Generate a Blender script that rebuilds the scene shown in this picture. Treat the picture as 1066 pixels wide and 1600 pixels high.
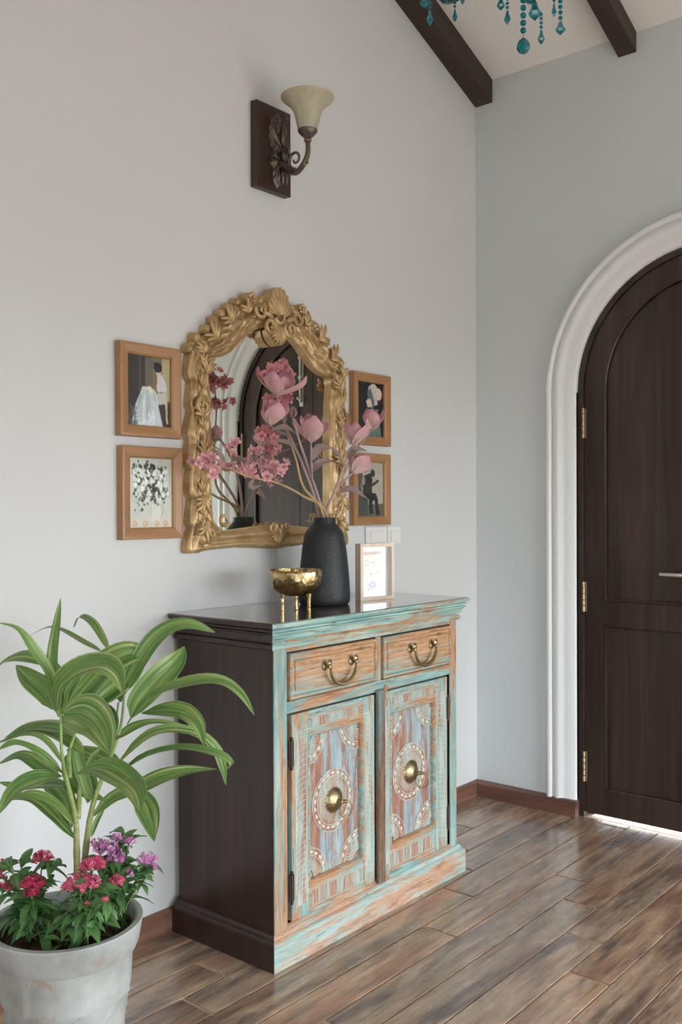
import bpy, math, random
import numpy as np
from mathutils import Vector, Matrix
random.seed(7)
PI = math.pi
scene = bpy.context.scene
for o in list(bpy.data.objects):
    bpy.data.objects.remove(o)
COL = scene.collection

# ------------------------------------------------------------------ camera
F_PX = 1492.93
CAM = Vector((-3.56728, -2.20754, 1.25))
yaw, pitch, roll = math.radians(39.8226), math.radians(-0.28166), math.radians(-0.20565)
FW = Vector((math.cos(yaw)*math.cos(pitch), math.sin(yaw)*math.cos(pitch), math.sin(pitch)))
_r = Vector((math.sin(yaw), -math.cos(yaw), 0)); _u = _r.cross(FW)
RT = _r*math.cos(roll)+_u*math.sin(roll)
UP = -_r*math.sin(roll)+_u*math.cos(roll)
cd = bpy.data.cameras.new('camera'); cam = bpy.data.objects.new('camera', cd); COL.objects.link(cam)
cd.sensor_fit = 'VERTICAL'; cd.sensor_height = 36.0; cd.lens = F_PX/1600*36.0
cd.clip_start = .05; cd.clip_end = 200
M = Matrix((RT, UP, -FW)).transposed().to_4x4(); M.translation = CAM
cam.matrix_world = M
scene.camera = cam

def PD(px, py, D):                       # photo pixel + distance along the view axis -> point in the room
    return CAM + D*(FW + (px-533)/F_PX*RT - (py-800)/F_PX*UP)
def PY(px, py, y):                       # photo pixel -> point on the plane y = const (parallel to the left wall)
    d = FW + (px-533)/F_PX*RT - (py-800)/F_PX*UP
    return CAM + d*((y-CAM.y)/d.y)

# ------------------------------------------------------------------ world, light, exposure
w = bpy.data.worlds.new('world'); scene.world = w; w.use_nodes = True
bg = w.node_tree.nodes['Background']
bg.inputs[0].default_value = (0.84, 0.93, 1.0, 1); bg.inputs[1].default_value = 14.3
vs = scene.view_settings
vs.view_transform = 'Standard'; vs.look = 'None'; vs.exposure = 0.08; vs.gamma = 1.0; vs.use_curve_mapping = False

sd = bpy.data.lights.new('sun', 'SUN'); sd.energy = 3.0; sd.angle = .02; sd.color = (1, .95, .86)
sun = bpy.data.objects.new('sun', sd); COL.objects.link(sun)
sun.rotation_euler = Vector((.62, .42, .75)).to_track_quat('Z', 'Y').to_euler()   # stands behind the house corner, over the patio

def portal(loc, rot, sx, sy):            # sky portal filling a window opening
    l = bpy.data.lights.new('sky_portal', 'AREA'); l.shape = 'RECTANGLE'; l.size = sx; l.size_y = sy
    l.cycles.is_portal = True
    o = bpy.data.objects.new('sky_portal', l); o.location = loc; o.rotation_euler = rot; COL.objects.link(o)
# openings (room is x -5.6..0, y -4.6..0)
WIN_E = (-3.4, -2.6, 0.02, 1.6)         # in the door wall, further along: y0, y1, z0, z1
WIN_S = (-2.35, -0.12, 0.02, 1.7)          # wall facing the cabinet: x0, x1, z0, z1
WIN_W = (-4.4, -3.1, 0.02, 1.9)           # wall behind the camera: y0, y1, z0, z1
portal((.06, (WIN_E[0]+WIN_E[1])/2, (WIN_E[2]+WIN_E[3])/2), (0, PI/2, 0), WIN_E[3]-WIN_E[2], WIN_E[1]-WIN_E[0])
portal(((WIN_S[0]+WIN_S[1])/2, -4.66, (WIN_S[2]+WIN_S[3])/2), (PI/2, 0, 0), WIN_S[1]-WIN_S[0], WIN_S[3]-WIN_S[2])
portal((-5.66, (WIN_W[0]+WIN_W[1])/2, (WIN_W[2]+WIN_W[3])/2), (0, -PI/2, 0), WIN_W[3]-WIN_W[2], WIN_W[1]-WIN_W[0])

# ------------------------------------------------------------------ materials
def nmat(name):
    m = bpy.data.materials.new(name); m.use_nodes = True
    nt = m.node_tree; b = nt.nodes['Principled BSDF']
    return m, nt, b
def plain(name, col, rough=.5, metal=0.0, bump=0, bscale=200, **kw):
    m, nt, b = nmat(name)
    b.inputs['Base Color'].default_value = (*col, 1); b.inputs['Roughness'].default_value = rough; b.inputs['Metallic'].default_value = metal
    for k, v in kw.items(): b.inputs[k].default_value = v
    if bump:
        n = nt.nodes.new('ShaderNodeTexNoise'); n.inputs['Scale'].default_value = bscale; n.inputs['Detail'].default_value = 4
        tc = nt.nodes.new('ShaderNodeTexCoord'); nt.links.new(tc.outputs['Object'], n.inputs['Vector'])
        bp = nt.nodes.new('ShaderNodeBump'); bp.inputs['Strength'].default_value = bump; bp.inputs['Distance'].default_value = .01
        nt.links.new(n.outputs[0], bp.inputs['Height']); nt.links.new(bp.outputs[0], b.inputs['Normal'])
    return m
def ramp(nt, src, stops):
    r = nt.nodes.new('ShaderNodeValToRGB'); e = r.color_ramp.elements
    while len(e) < len(stops): e.new(.5)
    for i, (p, c) in enumerate(stops):
        e[i].position = p; e[i].color = (*c, 1) if len(c) == 3 else c
    nt.links.new(src, r.inputs[0]); return r.outputs[0]
def noise(nt, vec, scale=5, detail=4, rough=.55, dist=0):
    n = nt.nodes.new('ShaderNodeTexNoise'); n.inputs['Scale'].default_value = scale; n.inputs['Detail'].default_value = detail
    n.inputs['Roughness'].default_value = rough; n.inputs['Distortion'].default_value = dist
    nt.links.new(vec, n.inputs['Vector']); return n.outputs[0]
def mapping(nt, scale, coord='Object', rnd=0, loc=(0, 0, 0)):
    tc = nt.nodes.new('ShaderNodeTexCoord'); mp = nt.nodes.new('ShaderNodeMapping')
    mp.inputs['Scale'].default_value = scale; mp.inputs['Location'].default_value = loc
    src = tc.outputs[coord]
    if rnd:
        oi = nt.nodes.new('ShaderNodeObjectInfo'); mu = nt.nodes.new('ShaderNodeMath'); mu.operation = 'MULTIPLY'; mu.inputs[1].default_value = rnd
        nt.links.new(oi.outputs['Random'], mu.inputs[0])
        ad = nt.nodes.new('ShaderNodeVectorMath'); ad.operation = 'ADD'
        nt.links.new(src, ad.inputs[0]); nt.links.new(mu.outputs[0], ad.inputs[1]); src = ad.outputs[0]
    nt.links.new(src, mp.inputs['Vector']); return mp.outputs[0]
def mix(nt, fac, a, b, mode='MIX'):
    n = nt.nodes.new('ShaderNodeMix'); n.data_type = 'RGBA'; n.blend_type = mode
    for sock, v in ((n.inputs[0], fac), (n.inputs[6], a), (n.inputs[7], b)):
        if isinstance(v, (int, float)): sock.default_value = v
        elif isinstance(v, tuple): sock.default_value = (*v, 1)
        else: nt.links.new(v, sock)
    return n.outputs[2]
def setbump(nt, b, h, strength=.2, dist=.003):
    bp = nt.nodes.new('ShaderNodeBump'); bp.inputs['Strength'].default_value = strength; bp.inputs['Distance'].default_value = dist
    nt.links.new(h, bp.inputs['Height']); nt.links.new(bp.outputs[0], b.inputs['Normal'])
def wood(name, cols, axis='z', scale=14, stretch=.06, rough=.35, bump=.12, rnd=0, pos=None):
    m, nt, b = nmat(name)
    s = [1, 1, 1]; s['xyz'.index(axis)] = stretch
    v = mapping(nt, tuple(s), rnd=rnd)
    n = noise(nt, v, scale, 6, .6, .6)
    k = len(cols); pos = pos or [.3+.4*i/(k-1) for i in range(k)]
    nt.links.new(ramp(nt, n, list(zip(pos, cols))), b.inputs['Base Color'])
    b.inputs['Roughness'].default_value = rough
    if bump: setbump(nt, b, n, bump)
    return m
def wallpaint(name, col):
    m, nt, b = nmat(name)
    v = mapping(nt, (1, 1, 1)); n = noise(nt, v, 1.3, 3)
    c2 = tuple(x*.965 for x in col)
    nt.links.new(ramp(nt, n, [(.35, c2), (.65, col)]), b.inputs['Base Color'])
    b.inputs['Roughness'].default_value = .62; b.inputs['Specular IOR Level'].default_value = .3
    f = noise(nt, v, 160, 3); setbump(nt, b, f, .12, .002)
    return m
def distressed(name, axis, teal=.5, wcols=None, pcols=None, scale=1.0, loc=(0, 0, 0)):
    # old paint rubbed back to the wood along the grain
    m, nt, b = nmat(name)
    s = [1, 1, 1]; s['xyz'.index(axis)] = .11
    v = mapping(nt, tuple(s), loc=loc)
    wc = wcols or [(.24, .105, .05), (.45, .225, .11), (.58, .36, .21)]
    pc = pcols or [(.15, .29, .285), (.24, .40, .375), (.42, .52, .46)]
    g = noise(nt, v, 95*scale, 6, .7, .3)
    wcol = ramp(nt, g, [(.3, wc[0]), (.48, wc[1]), (.68, wc[2])])
    pn = noise(nt, v, 40*scale, 5, .65, .4)
    pcol = ramp(nt, pn, [(.35, pc[0]), (.5, pc[1]), (.66, pc[2])])
    mk = noise(nt, v, 15*scale, 10, .80, .5)
    mask = ramp(nt, mk, [(.63-.26*teal, (0, 0, 0)), (.70-.26*teal, (1, 1, 1))])
    c = mix(nt, mask, wcol, pcol)
    wn = noise(nt, v, 70*scale, 8, .8, .2)
    c = mix(nt, ramp(nt, wn, [(.60, (0, 0, 0)), (.72, (.5, .5, .5))]), c, (.56, .60, .55))
    dk = noise(nt, v, 55*scale, 8, .8, .2)
    dm = ramp(nt, dk, [(.33, (.9, .9, .9)), (.44, (0, 0, 0))])
    c = mix(nt, dm, c, (.085, .05, .033))
    nt.links.new(c, b.inputs['Base Color']); b.inputs['Roughness'].default_value = .58; b.inputs['Specular IOR Level'].default_value = .35
    setbump(nt, b, mk, .25, .002)
    return m
MT = {}
MT['wall_left'] = wallpaint('wall paint warm grey', (.70, .69, .675))
MT['wall_door'] = wallpaint('wall paint blue grey', (.70, .725, .725))
MT['ceil'] = wallpaint('ceiling paint', (.86, .82, .78))
MT['white'] = plain('white gloss trim', (.82, .82, .80), .38)
MT['door'] = wood('dark door wood', [(.024, .016, .013), (.047, .029, .023), (.078, .044, .033)], 'z', 16, .05, .28, .08)
MT['beam'] = wood('beam wood', [(.03, .016, .012), (.05, .027, .02)], 'x', 12, .1, .5)
MT['side'] = wood('dark cabinet wood', [(.012, .006, .004), (.032, .014, .009), (.05, .022, .013)], 'z', 15, .06, .33, .06)
MT['top'] = wood('cabinet top wood', [(.08, .045, .03), (.13, .075, .05), (.18, .10, .07)], 'x', 15, .06, .16, .05)
MT['top'].node_tree.nodes['Principled BSDF'].inputs['Coat Weight'].default_value = 1.0; MT['top'].node_tree.nodes['Principled BSDF'].inputs['Coat Roughness'].default_value = .12
MT['skirt'] = wood('baseboard wood', [(.12, .055, .036), (.21, .10, .066), (.30, .165, .115)], 'x', 22, .08, .42)
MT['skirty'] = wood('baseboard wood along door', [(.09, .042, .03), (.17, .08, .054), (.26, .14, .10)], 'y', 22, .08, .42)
MT['oak'] = wood('honey oak frame', [(.30, .145, .058), (.39, .20, .085), (.45, .245, .11)], 'z', 20, .08, .4, .05)
MT['pine'] = wood('pale pine', [(.66, .50, .36), (.76, .60, .45), (.80, .66, .52)], 'z', 22, .08, .45, .03)
MT['plate'] = wood('sconce plate wood', [(.022, .011, .008), (.045, .02, .013), (.06, .026, .016)], 'z', 14, .07, .36)
MT['brass'] = plain('antique brass', (.32, .25, .13), .36, .9, .15, 120)
MT['darkmetal'] = plain('bronze patina', (.17, .14, .11), .38, .85, .3, 160)
MT['hinge'] = plain('dark rusty hinge', (.06, .04, .03), .5, .6)
MT['hingeb'] = plain('aged brass hinge', (.42, .33, .20), .38, .85, .2, 200)
MT['steel'] = plain('brushed steel', (.62, .60, .56), .3, .9)
MT['black'] = plain('matt black clay', (.018, .019, .021), .55, 0, .25, 150)
def thin_glass():
    m = bpy.data.materials.new('clear glass'); m.use_nodes = True; nt = m.node_tree; nt.nodes.remove(nt.nodes['Principled BSDF'])
    fr = nt.nodes.new('ShaderNodeFresnel'); fr.inputs[0].default_value = 1.5
    t = nt.nodes.new('ShaderNodeBsdfTransparent'); g = nt.nodes.new('ShaderNodeBsdfGlossy'); g.inputs['Roughness'].default_value = 0.0
    mx = nt.nodes.new('ShaderNodeMixShader'); nt.links.new(fr.outputs[0], mx.inputs[0]); nt.links.new(t.outputs[0], mx.inputs[1]); nt.links.new(g.outputs[0], mx.inputs[2])
    nt.links.new(mx.outputs[0], nt.nodes['Material Output'].inputs['Surface']); return m
MT['glass'] = thin_glass()
MT['mirror'] = plain('silvered mirror', (.86, .88, .84), .0, 1.0)
MT['plastic'] = plain('white switch plastic', (.84, .81, .77), .35)
MT['mat'] = plain('white mat board', (.84, .84, .86), .7)
MT['teal'] = plain('teal crystal', (.01, .30, .36), .04, 0, **{'Transmission Weight': .75, 'IOR': 1.55})
MT['tealglass'] = plain('smoky teal glass', (.02, .16, .18), .08, 0, **{'Transmission Weight': .4, 'IOR': 1.5})
MT['recess_shade'] = plain('painted recess shade', (.01, .008, .007), .8)  # near-black colour standing in for the shade inside the cabinet
def gold_frame():
    m, nt, b = nmat('antique gold leaf')
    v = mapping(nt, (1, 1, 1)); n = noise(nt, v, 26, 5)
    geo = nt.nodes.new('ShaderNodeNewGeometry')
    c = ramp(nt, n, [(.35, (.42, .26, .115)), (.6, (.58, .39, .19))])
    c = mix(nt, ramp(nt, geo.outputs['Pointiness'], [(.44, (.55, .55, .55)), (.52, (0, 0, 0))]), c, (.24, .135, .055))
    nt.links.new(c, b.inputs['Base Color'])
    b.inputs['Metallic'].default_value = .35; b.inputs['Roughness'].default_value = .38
    f = noise(nt, v, 140, 3); setbump(nt, b, f, .1, .002)
    return m
MT['gold'] = gold_frame()
def hammered():
    m, nt, b = nmat('hammered gold')
    v = mapping(nt, (1, 1, 1))
    n = noise(nt, v, 34, 6, .65); c = ramp(nt, n, [(.38, (.28, .19, .08)), (.55, (.56, .41, .19)), (.68, (.80, .66, .40))])
    nt.links.new(c, b.inputs['Base Color']); b.inputs['Metallic'].default_value = .95; b.inputs['Roughness'].default_value = .24
    vo = nt.nodes.new('ShaderNodeTexVoronoi'); vo.inputs['Scale'].default_value = 75; nt.links.new(v, vo.inputs['Vector'])
    setbump(nt, b, mix(nt, .5, vo.outputs['Distance'], n), .55, .006)
    return m
MT['hammer'] = hammered()
def black_clay():
    m, nt, b = nmat('matt black dimpled clay')
    v = mapping(nt, (1, 1, 1)); vo = nt.nodes.new('ShaderNodeTexVoronoi'); vo.inputs['Scale'].default_value = 170
    nt.links.new(v, vo.inputs['Vector'])
    b.inputs['Base Color'].default_value = (.017, .018, .021, 1); b.inputs['Roughness'].default_value = .5
    setbump(nt, b, vo.outputs['Distance'], .35, .003)
    return m
MT['clay'] = black_clay()
def plank_mat():
    m, nt, b = nmat('wood-look floor plank')
    v = mapping(nt, (.22, 1, 1), rnd=37.0)
    oi = nt.nodes.new('ShaderNodeObjectInfo')
    big = noise(nt, v, 9, 5, .62, .3)
    v2 = mapping(nt, (.09, 1, 1), rnd=53.0)
    g = noise(nt, v2, 52, 7, .68, .3)
    base = ramp(nt, big, [(.30, (.17, .115, .09)), (.43, (.33, .22, .16)), (.55, (.50, .37, .27)), (.70, (.36, .21, .145))])
    gr = ramp(nt, g, [(.30, (.42, .42, .43)), (.5, (1, 1, 1)), (.7, (1.25, 1.2, 1.12))])
    c = mix(nt, 1.0, base, gr, 'MULTIPLY')
    v3 = mapping(nt, (.12, 1, 1), rnd=71.0)
    dk = noise(nt, v3, 17, 6, .66, .3)
    c = mix(nt, ramp(nt, dk, [(.52, (0, 0, 0)), (.66, (.8, .8, .8))]), c, (.085, .08, .082))
    tint = ramp(nt, oi.outputs['Random'], [(0, (.80, .82, .85)), (.35, (1.02, .98, .95)), (.7, (1.12, .98, .88)), (1, (.95, .92, .9))])
    c = mix(nt, 1.0, c, tint, 'MULTIPLY')
    nt.links.new(c, b.inputs['Base Color'])
    rr = ramp(nt, big, [(.3, (.20, .20, .20)), (.7, (.32, .32, .32))]); nt.links.new(rr, b.inputs['Roughness'])
    b.inputs['Coat Weight'].default_value = .6; b.inputs['Coat Roughness'].default_value = .16
    setbump(nt, b, g, .10, .0015)
    return m
MT['plank'] = plank_mat()
MT['grout'] = plain('sandy grout', (.56, .38, .25), .8, 0, .3, 300)

# ------------------------------------------------------------------ geometry helpers
class MB:
    """collects vertices and faces, then links them as ONE mesh object"""
    def __init__(s): s.v = []; s.f = []; s.uv = None
    def add(s, vs, fs):
        n = len(s.v); s.v += [tuple(p) for p in vs]; s.f += [tuple(i+n for i in q) for q in fs]; return s
    def box(s, x0, x1, y0, y1, z0, z1, c=0.0):
        if c <= 0:
            vs = [(x, y, z) for z in (z0, z1) for y in (y0, y1) for x in (x0, x1)]
            return s.add(vs, [(0, 2, 3, 1), (4, 5, 7, 6), (0, 1, 5, 4), (2, 6, 7, 3), (0, 4, 6, 2), (1, 3, 7, 5)])
        # chamfered box: three inset quads per corner
        vs = []; idx = {}
        for i, x in enumerate((x0, x1)):
            for j, y in enumerate((y0, y1)):
                for k, z in enumerate((z0, z1)):
                    sx, sy, sz = (c if i == 0 else -c), (c if j == 0 else -c), (c if k == 0 else -c)
                    for a, p in (('x', (x, y+sy, z+sz)), ('y', (x+sx, y, z+sz)), ('z', (x+sx, y+sy, z))):
                        idx[(i, j, k, a)] = len(vs); vs.append(p)
        fs = []
        for i in (0, 1):
            fs.append([idx[(i, j, k, 'x')] for j, k in ((0, 0), (0, 1), (1, 1), (1, 0))])
            fs.append([idx[(j, i, k, 'y')] for j, k in ((0, 0), (0, 1), (1, 1), (1, 0))])
            fs.append([idx[(j, k, i, 'z')] for j, k in ((0, 0), (0, 1), (1, 1), (1, 0))])
        for i in (0, 1):
            for j in (0, 1):
                fs.append([idx[(i, j, 0, 'x')], idx[(i, j, 1, 'x')], idx[(i, j, 1, 'y')], idx[(i, j, 0, 'y')]])
                fs.append([idx[(i, 0, j, 'x')], idx[(i, 1, j, 'x')], idx[(i, 1, j, 'z')], idx[(i, 0, j, 'z')]])
                fs.append([idx[(0, i, j, 'y')], idx[(1, i, j, 'y')], idx[(1, i, j, 'z')], idx[(0, i, j, 'z')]])
                for k in (0, 1): fs.append([idx[(i, j, k, a)] for a in 'xyz'])
        return s.add(vs, fs)
    def prism(s, poly, ax, a0, a1):          # polygon in the two other axes, extruded along ax
        n = len(poly)
        def mk(p, a): return {'x': (a, p[0], p[1]), 'y': (p[0], a, p[1]), 'z': (p[0], p[1], a)}[ax]
        vs = [mk(p, a0) for p in poly]+[mk(p, a1) for p in poly]
        return s.add(vs, [tuple(range(n)), tuple(range(2*n-1, n-1, -1))]+[(i, (i+1) % n, n+(i+1) % n, n+i) for i in range(n)])
    def lathe(s, prof, c=(0, 0, 0), n=32, M=None, wob=None):  # prof: (r, z)
        vs = []; m = len(prof)
        for k in range(n):
            a = 2*PI*k/n
            for j, (r, z) in enumerate(prof):
                rr = r*(wob(a, z) if wob else 1)
                p = Vector((rr*math.cos(a), rr*math.sin(a), z))
                if M is not None: p = M @ p
                vs.append((p[0]+c[0], p[1]+c[1], p[2]+c[2]))
        fs = [(k*m+j, ((k+1) % n)*m+j, ((k+1) % n)*m+j+1, k*m+j+1) for k in range(n) for j in range(m-1)]
        return s.add(vs, fs)
    def tube(s, pts, rad, n=8, cap=True):
        pts = [Vector(p) for p in pts]; m = len(pts)
        rads = rad if isinstance(rad, (list, tuple)) else [rad]*m
        t0 = (pts[1]-pts[0]).normalized(); up = Vector((0, 0, 1)) if abs(t0.z) < .9 else Vector((1, 0, 0))
        nr = (up-up.dot(t0)*t0).normalized(); vs = []
        for i, p in enumerate(pts):
            t = (pts[min(i+1, m-1)]-pts[max(i-1, 0)]).normalized()
            nr = (nr-nr.dot(t)*t).normalized(); bi = t.cross(nr)
            for k in range(n):
                a = 2*PI*k/n; q = p+rads[i]*(math.cos(a)*nr+math.sin(a)*bi); vs.append(tuple(q))
        fs = [(i*n+k, i*n+(k+1) % n, (i+1)*n+(k+1) % n, (i+1)*n+k) for i in range(m-1) for k in range(n)]
        if cap: fs += [tuple(range(n-1, -1, -1)), tuple(range((m-1)*n, m*n))]
        return s.add(vs, fs)
    def ball(s, c, r, nu=12, nv=8):            # r may be a 3-tuple
        if not isinstance(r, (tuple, list)): r = (r, r, r)
        vs = [(c[0], c[1], c[2]+r[2])]
        for j in range(1, nv):
            th = PI*j/nv
            for k in range(nu):
                a = 2*PI*k/nu; vs.append((c[0]+r[0]*math.sin(th)*math.cos(a), c[1]+r[1]*math.sin(th)*math.sin(a), c[2]+r[2]*math.cos(th)))
        vs.append((c[0], c[1], c[2]-r[2])); L = len(vs)-1
        fs = [(0, 1+k, 1+(k+1) % nu) for k in range(nu)]
        for j in range(nv-2):
            for k in range(nu):
                a = 1+j*nu+k; b = 1+j*nu+(k+1) % nu; fs.append((a, a+nu, b+nu, b))
        b0 = 1+(nv-2)*nu; fs += [(b0+k, L, b0+(k+1) % nu) for k in range(nu)]
        return s.add(vs, fs)
    def grid(s, rows):                         # list of rows of points
        m = len(rows[0]); vs = [p for r in rows for p in r]
        return s.add(vs, [(i*m+j, i*m+j+1, (i+1)*m+j+1, (i+1)*m+j) for i in range(len(rows)-1) for j in range(m-1)])
    def build(s, name, mat, parent=None, smooth=False, ang=None):
        off = Vector((0, 0, 0))
        if parent is not None:
            q = parent
            while q is not None: off += q.location; q = q.parent
        me = bpy.data.meshes.new(name)
        me.from_pydata([(x-off.x, y-off.y, z-off.z) for x, y, z in s.v], [], s.f); me.validate()
        if mat: me.materials.append(MT[mat] if isinstance(mat, str) else mat)
        if smooth:
            me.polygons.foreach_set('use_smooth', [True]*len(me.polygons))
            if ang: me.set_sharp_from_angle(angle=math.radians(ang))
        fix_normals(me)
        if s.uv:
            ul = me.uv_layers.new(name='UVMap')
            for lp in me.loops: ul.data[lp.index].uv = s.uv[lp.vertex_index]
        o = bpy.data.objects.new(name, me); COL.objects.link(o); o.parent = parent
        return o
import bmesh
def fix_normals(me):
    bm = bmesh.new(); bm.from_mesh(me); bmesh.ops.recalc_face_normals(bm, faces=bm.faces); bm.to_mesh(me); bm.free()
def tag(o, label=None, cat=None, group=None, kind=None):
    if label: o['label'] = label
    if cat: o['category'] = cat
    if group: o['group'] = group
    if kind: o['kind'] = kind
    return o
def thing(name, loc, label, cat, group=None):
    o = bpy.data.objects.new(name, None); o.empty_display_size = .05; o.location = loc; COL.objects.link(o)
    return tag(o, label, cat, group)
def inst(name, me, parent, mat4=None):         # child sharing mesh data
    o = bpy.data.objects.new(name, me); COL.objects.link(o); o.parent = parent
    if mat4 is not None: o.matrix_local = mat4
    return o
def catmull(pts, n):
    pts = [Vector(p) for p in pts]
    if len(pts) == 2: return [pts[0].lerp(pts[1], i/(n-1)) for i in range(n)]
    P = [2*pts[0]-pts[1]]+pts+[2*pts[-1]-pts[-2]]; out = []; segs = len(pts)-1
    for i in range(n):
        u = i/(n-1)*segs; k = min(int(u), segs-1); t = u-k
        a, b, c, d = P[k:k+4]
        out.append(.5*((2*b)+(c-a)*t+(2*a-5*b+4*c-d)*t*t+(3*b-a-3*c+d)*t**3))
    return out

# ------------------------------------------------------------------ the room shell
RX, RY = -5.6, -4.6
ZE, SL = 3.077, .393                            # eave height at the door wall and roof slope
XR = -2.8; ZR = ZE+SL*2.8
def zc(x): return ZE+SL*min(-x, x-RX)
def structure(o, label=None): o['kind'] = 'structure'; 
AY, AZ, AR = -.99, 1.71, .52                    # door arch: centre and opening radius
b = MB(); b.prism([(RX-.15, 0), (.15, 0), (.15, ZE-.06), (XR, ZR), (RX-.15, ZE-.06)], 'y', 0, .15)
o = b.build('wall_left', 'wall_left'); structure(o)
b = MB(); HT = ZE+.03
b.prism([(0, 0), (AY+AR, 0), (AY+AR, HT), (0, HT)], 'x', 0, .15)
NA = 40; arc = [(AY+AR*math.cos(PI*i/NA), AZ+AR*math.sin(PI*i/NA)) for i in range(NA+1)]
for i in range(NA):
    p, q = arc[i], arc[i+1]; b.prism([p, q, (q[0], HT), (p[0], HT)], 'x', 0, .15)
b.prism([(AY-AR, 0), (WIN_E[1], 0), (WIN_E[1], HT), (AY-AR, HT)], 'x', 0, .15)
b.prism([(WIN_E[1], WIN_E[3]), (WIN_E[0], WIN_E[3]), (WIN_E[0], HT), (WIN_E[1], HT)], 'x', 0, .15)
b.prism([(WIN_E[1], 0), (WIN_E[0], 0), (WIN_E[0], WIN_E[2]), (WIN_E[1], WIN_E[2])], 'x', 0, .15)
b.prism([(WIN_E[0], 0), (RY-.15, 0), (RY-.15, HT), (WIN_E[0], HT)], 'x', 0, .15)
o = b.build('wall_right', 'wall_door'); structure(o)
b = MB()
x0, x1, z0, z1 = WIN_S
b.prism([(RX-.15, 0), (x0, 0), (x0, ZR), (RX-.15, ZR)], 'y', RY-.15, RY); b.prism([(x1, 0), (.15, 0), (.15, ZR), (x1, ZR)], 'y', RY-.15, RY)
b.prism([(x0, z1), (x1, z1), (x1, ZR), (x0, ZR)], 'y', RY-.15, RY); b.prism([(x0, 0), (x1, 0), (x1, z0), (x0, z0)], 'y', RY-.15, RY)
o = b.build('wall_front', 'wall_left'); structure(o)
b = MB(); y0, y1, z0, z1 = WIN_W
for a0, a1, c0, c1 in ((RY-.15, y0, 0, HT), (y1, .15, 0, HT), (y0, y1, z1, HT), (y0, y1, 0, z0)):
    b.prism([(a0, c0), (a1, c0), (a1, c1), (a0, c1)], 'x', RX-.15, RX)
o = b.build('wall_back', 'wall_left'); structure(o)
b = MB()
b.prism([(.2, ZE-SL*.2), (XR, ZR), (XR, ZR+.15), (.2, ZE-SL*.2+.15)], 'y', RY-.2, .2)
b.prism([(RX-.2, ZE-SL*.2), (XR, ZR), (XR, ZR+.15), (RX-.2, ZE-SL*.2+.15)], 'y', RY-.2, .2)
o = b.build('ceiling', 'ceil'); structure(o)
# ground outside, seen only under the door and through the window openings
MT['patio'] = plain('pale patio', (.62, .60, .55), .8); MT['lawn'] = plain('gravel yard', (.27, .25, .22), .9)
b = MB(); b.box(.15, 2.4, -2.0, .4, -.10, -.004)
o = b.build('floor_outside', 'patio'); structure(o)
b = MB(); b.box(.15, 40, -60, 40, -.14, -.05); b.box(-60, .15, -60, RY-.15, -.14, -.05); b.box(-60, RX-.15, RY-.15, 40, -.14, -.05)
o = b.build('ground_outside', 'lawn'); structure(o)

# floor: grout bed with separate planks
b = MB(); b.box(RX, .15, RY, .15, -.05, -.0035)
floor = b.build('floor', 'grout'); structure(floor)
PW, PL = .1158, 1.2
def plank_mesh(L, W):
    c = .0012; z = -.0036; e = .0
    m = MB(); h = 0.0
    m.add([(0, 0, z), (L, 0, z), (L, W, z), (0, W, z), (0, 0, h-c), (L, 0, h-c), (L, W, h-c), (0, W, h-c), (c, c, h), (L-c, c, h), (L-c, W-c, h), (c, W-c, h)],
          [(0, 1, 5, 4), (1, 2, 6, 5), (2, 3, 7, 6), (3, 0, 4, 7), (4, 5, 9, 8), (5, 6, 10, 9), (6, 7, 11, 10), (7, 4, 8, 11), (8, 9, 10, 11)])
    me = bpy.data.meshes.new('floor_plank'); me.from_pydata(m.v, [], m.f); fix_normals(me); me.materials.append(MT['plank']); return me
full = plank_mesh(PL-.012, PW-.0042)
joints = {1: -1.60, 2: -1.817, 3: -1.969, 4: -.958, 5: -1.233, 6: -.62, 7: -.79, 8: -1.005, 9: -1.216, 10: -1.44, 11: -.55, 0: -.4}
rows = int(-RY/PW)+1
for k in range(rows):
    yt = .006-k*PW
    if yt < RY: break
    j = joints.get(k, -(.3+(k*.37) % 1.2))
    x = j
    while x < 0: x += PL
    xs = []
    while x > RX: xs.append(x); x -= PL
    xs.append(x)
    for xr in xs:
        xl = xr-PL+.012
        a, c = max(xl, RX), min(xr, .012)
        if c-a < .03: continue
        me = full if (a == xl and c == xr) else plank_mesh(c-a, PW-.0042)
        o = inst('floor_plank', me, floor); o.location = (a, yt-PW+.0042, 0)

# baseboards: run along the left wall, and along the door wall up to the door opening
def skirt_profile(t, h): return [(0, 0), (t, 0), (t, h-.008), (t-.006, h), (0, h)]
b = MB(); b.prism([(-d, z) for d, z in skirt_profile(.016, .066)], 'x', RX, 0)
o = b.build('baseboard_left', 'skirt'); structure(o)
b = MB(); b.prism([(-d, z) for d, z in skirt_profile(.03, .066)], 'y', AY+AR-.006, -.016)
b.prism([(-d, z) for d, z in skirt_profile(.03, .066)], 'y', WIN_E[1], AY-AR+.006)
o = b.build('baseboard_right', 'skirty'); structure(o)

# moulded white surround of the arch
prof = [(0.0, .11), (0.0, -.004), (.006, -.010), (.042, -.012), (.056, -.016), (.066, -.024), (.076, -.027), (.090, -.024), (.096, -.018), (.099, -.018), (.102, -.026), (.110, -.031), (.119, -.030), (.125, -.022), (.126, .004)]
b = MB(); path = []
for z in np.linspace(.064, AZ, 6)[:-1]: path.append((1, 0, AY+AR, z))
for i in range(61):
    a = PI*i/60; path.append((math.cos(a), math.sin(a), AY+AR*math.cos(a), AZ+AR*math.sin(a)))
for z in np.linspace(AZ, .064, 6)[1:]: path.append((-1, 0, AY-AR, z))
b.grid([[(x, p[2]+p[0]*d, p[3]+p[1]*d) for d, x in prof] for p in path])
o = b.build('trim_1', 'white', smooth=True, ang=50); structure(o)

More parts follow.
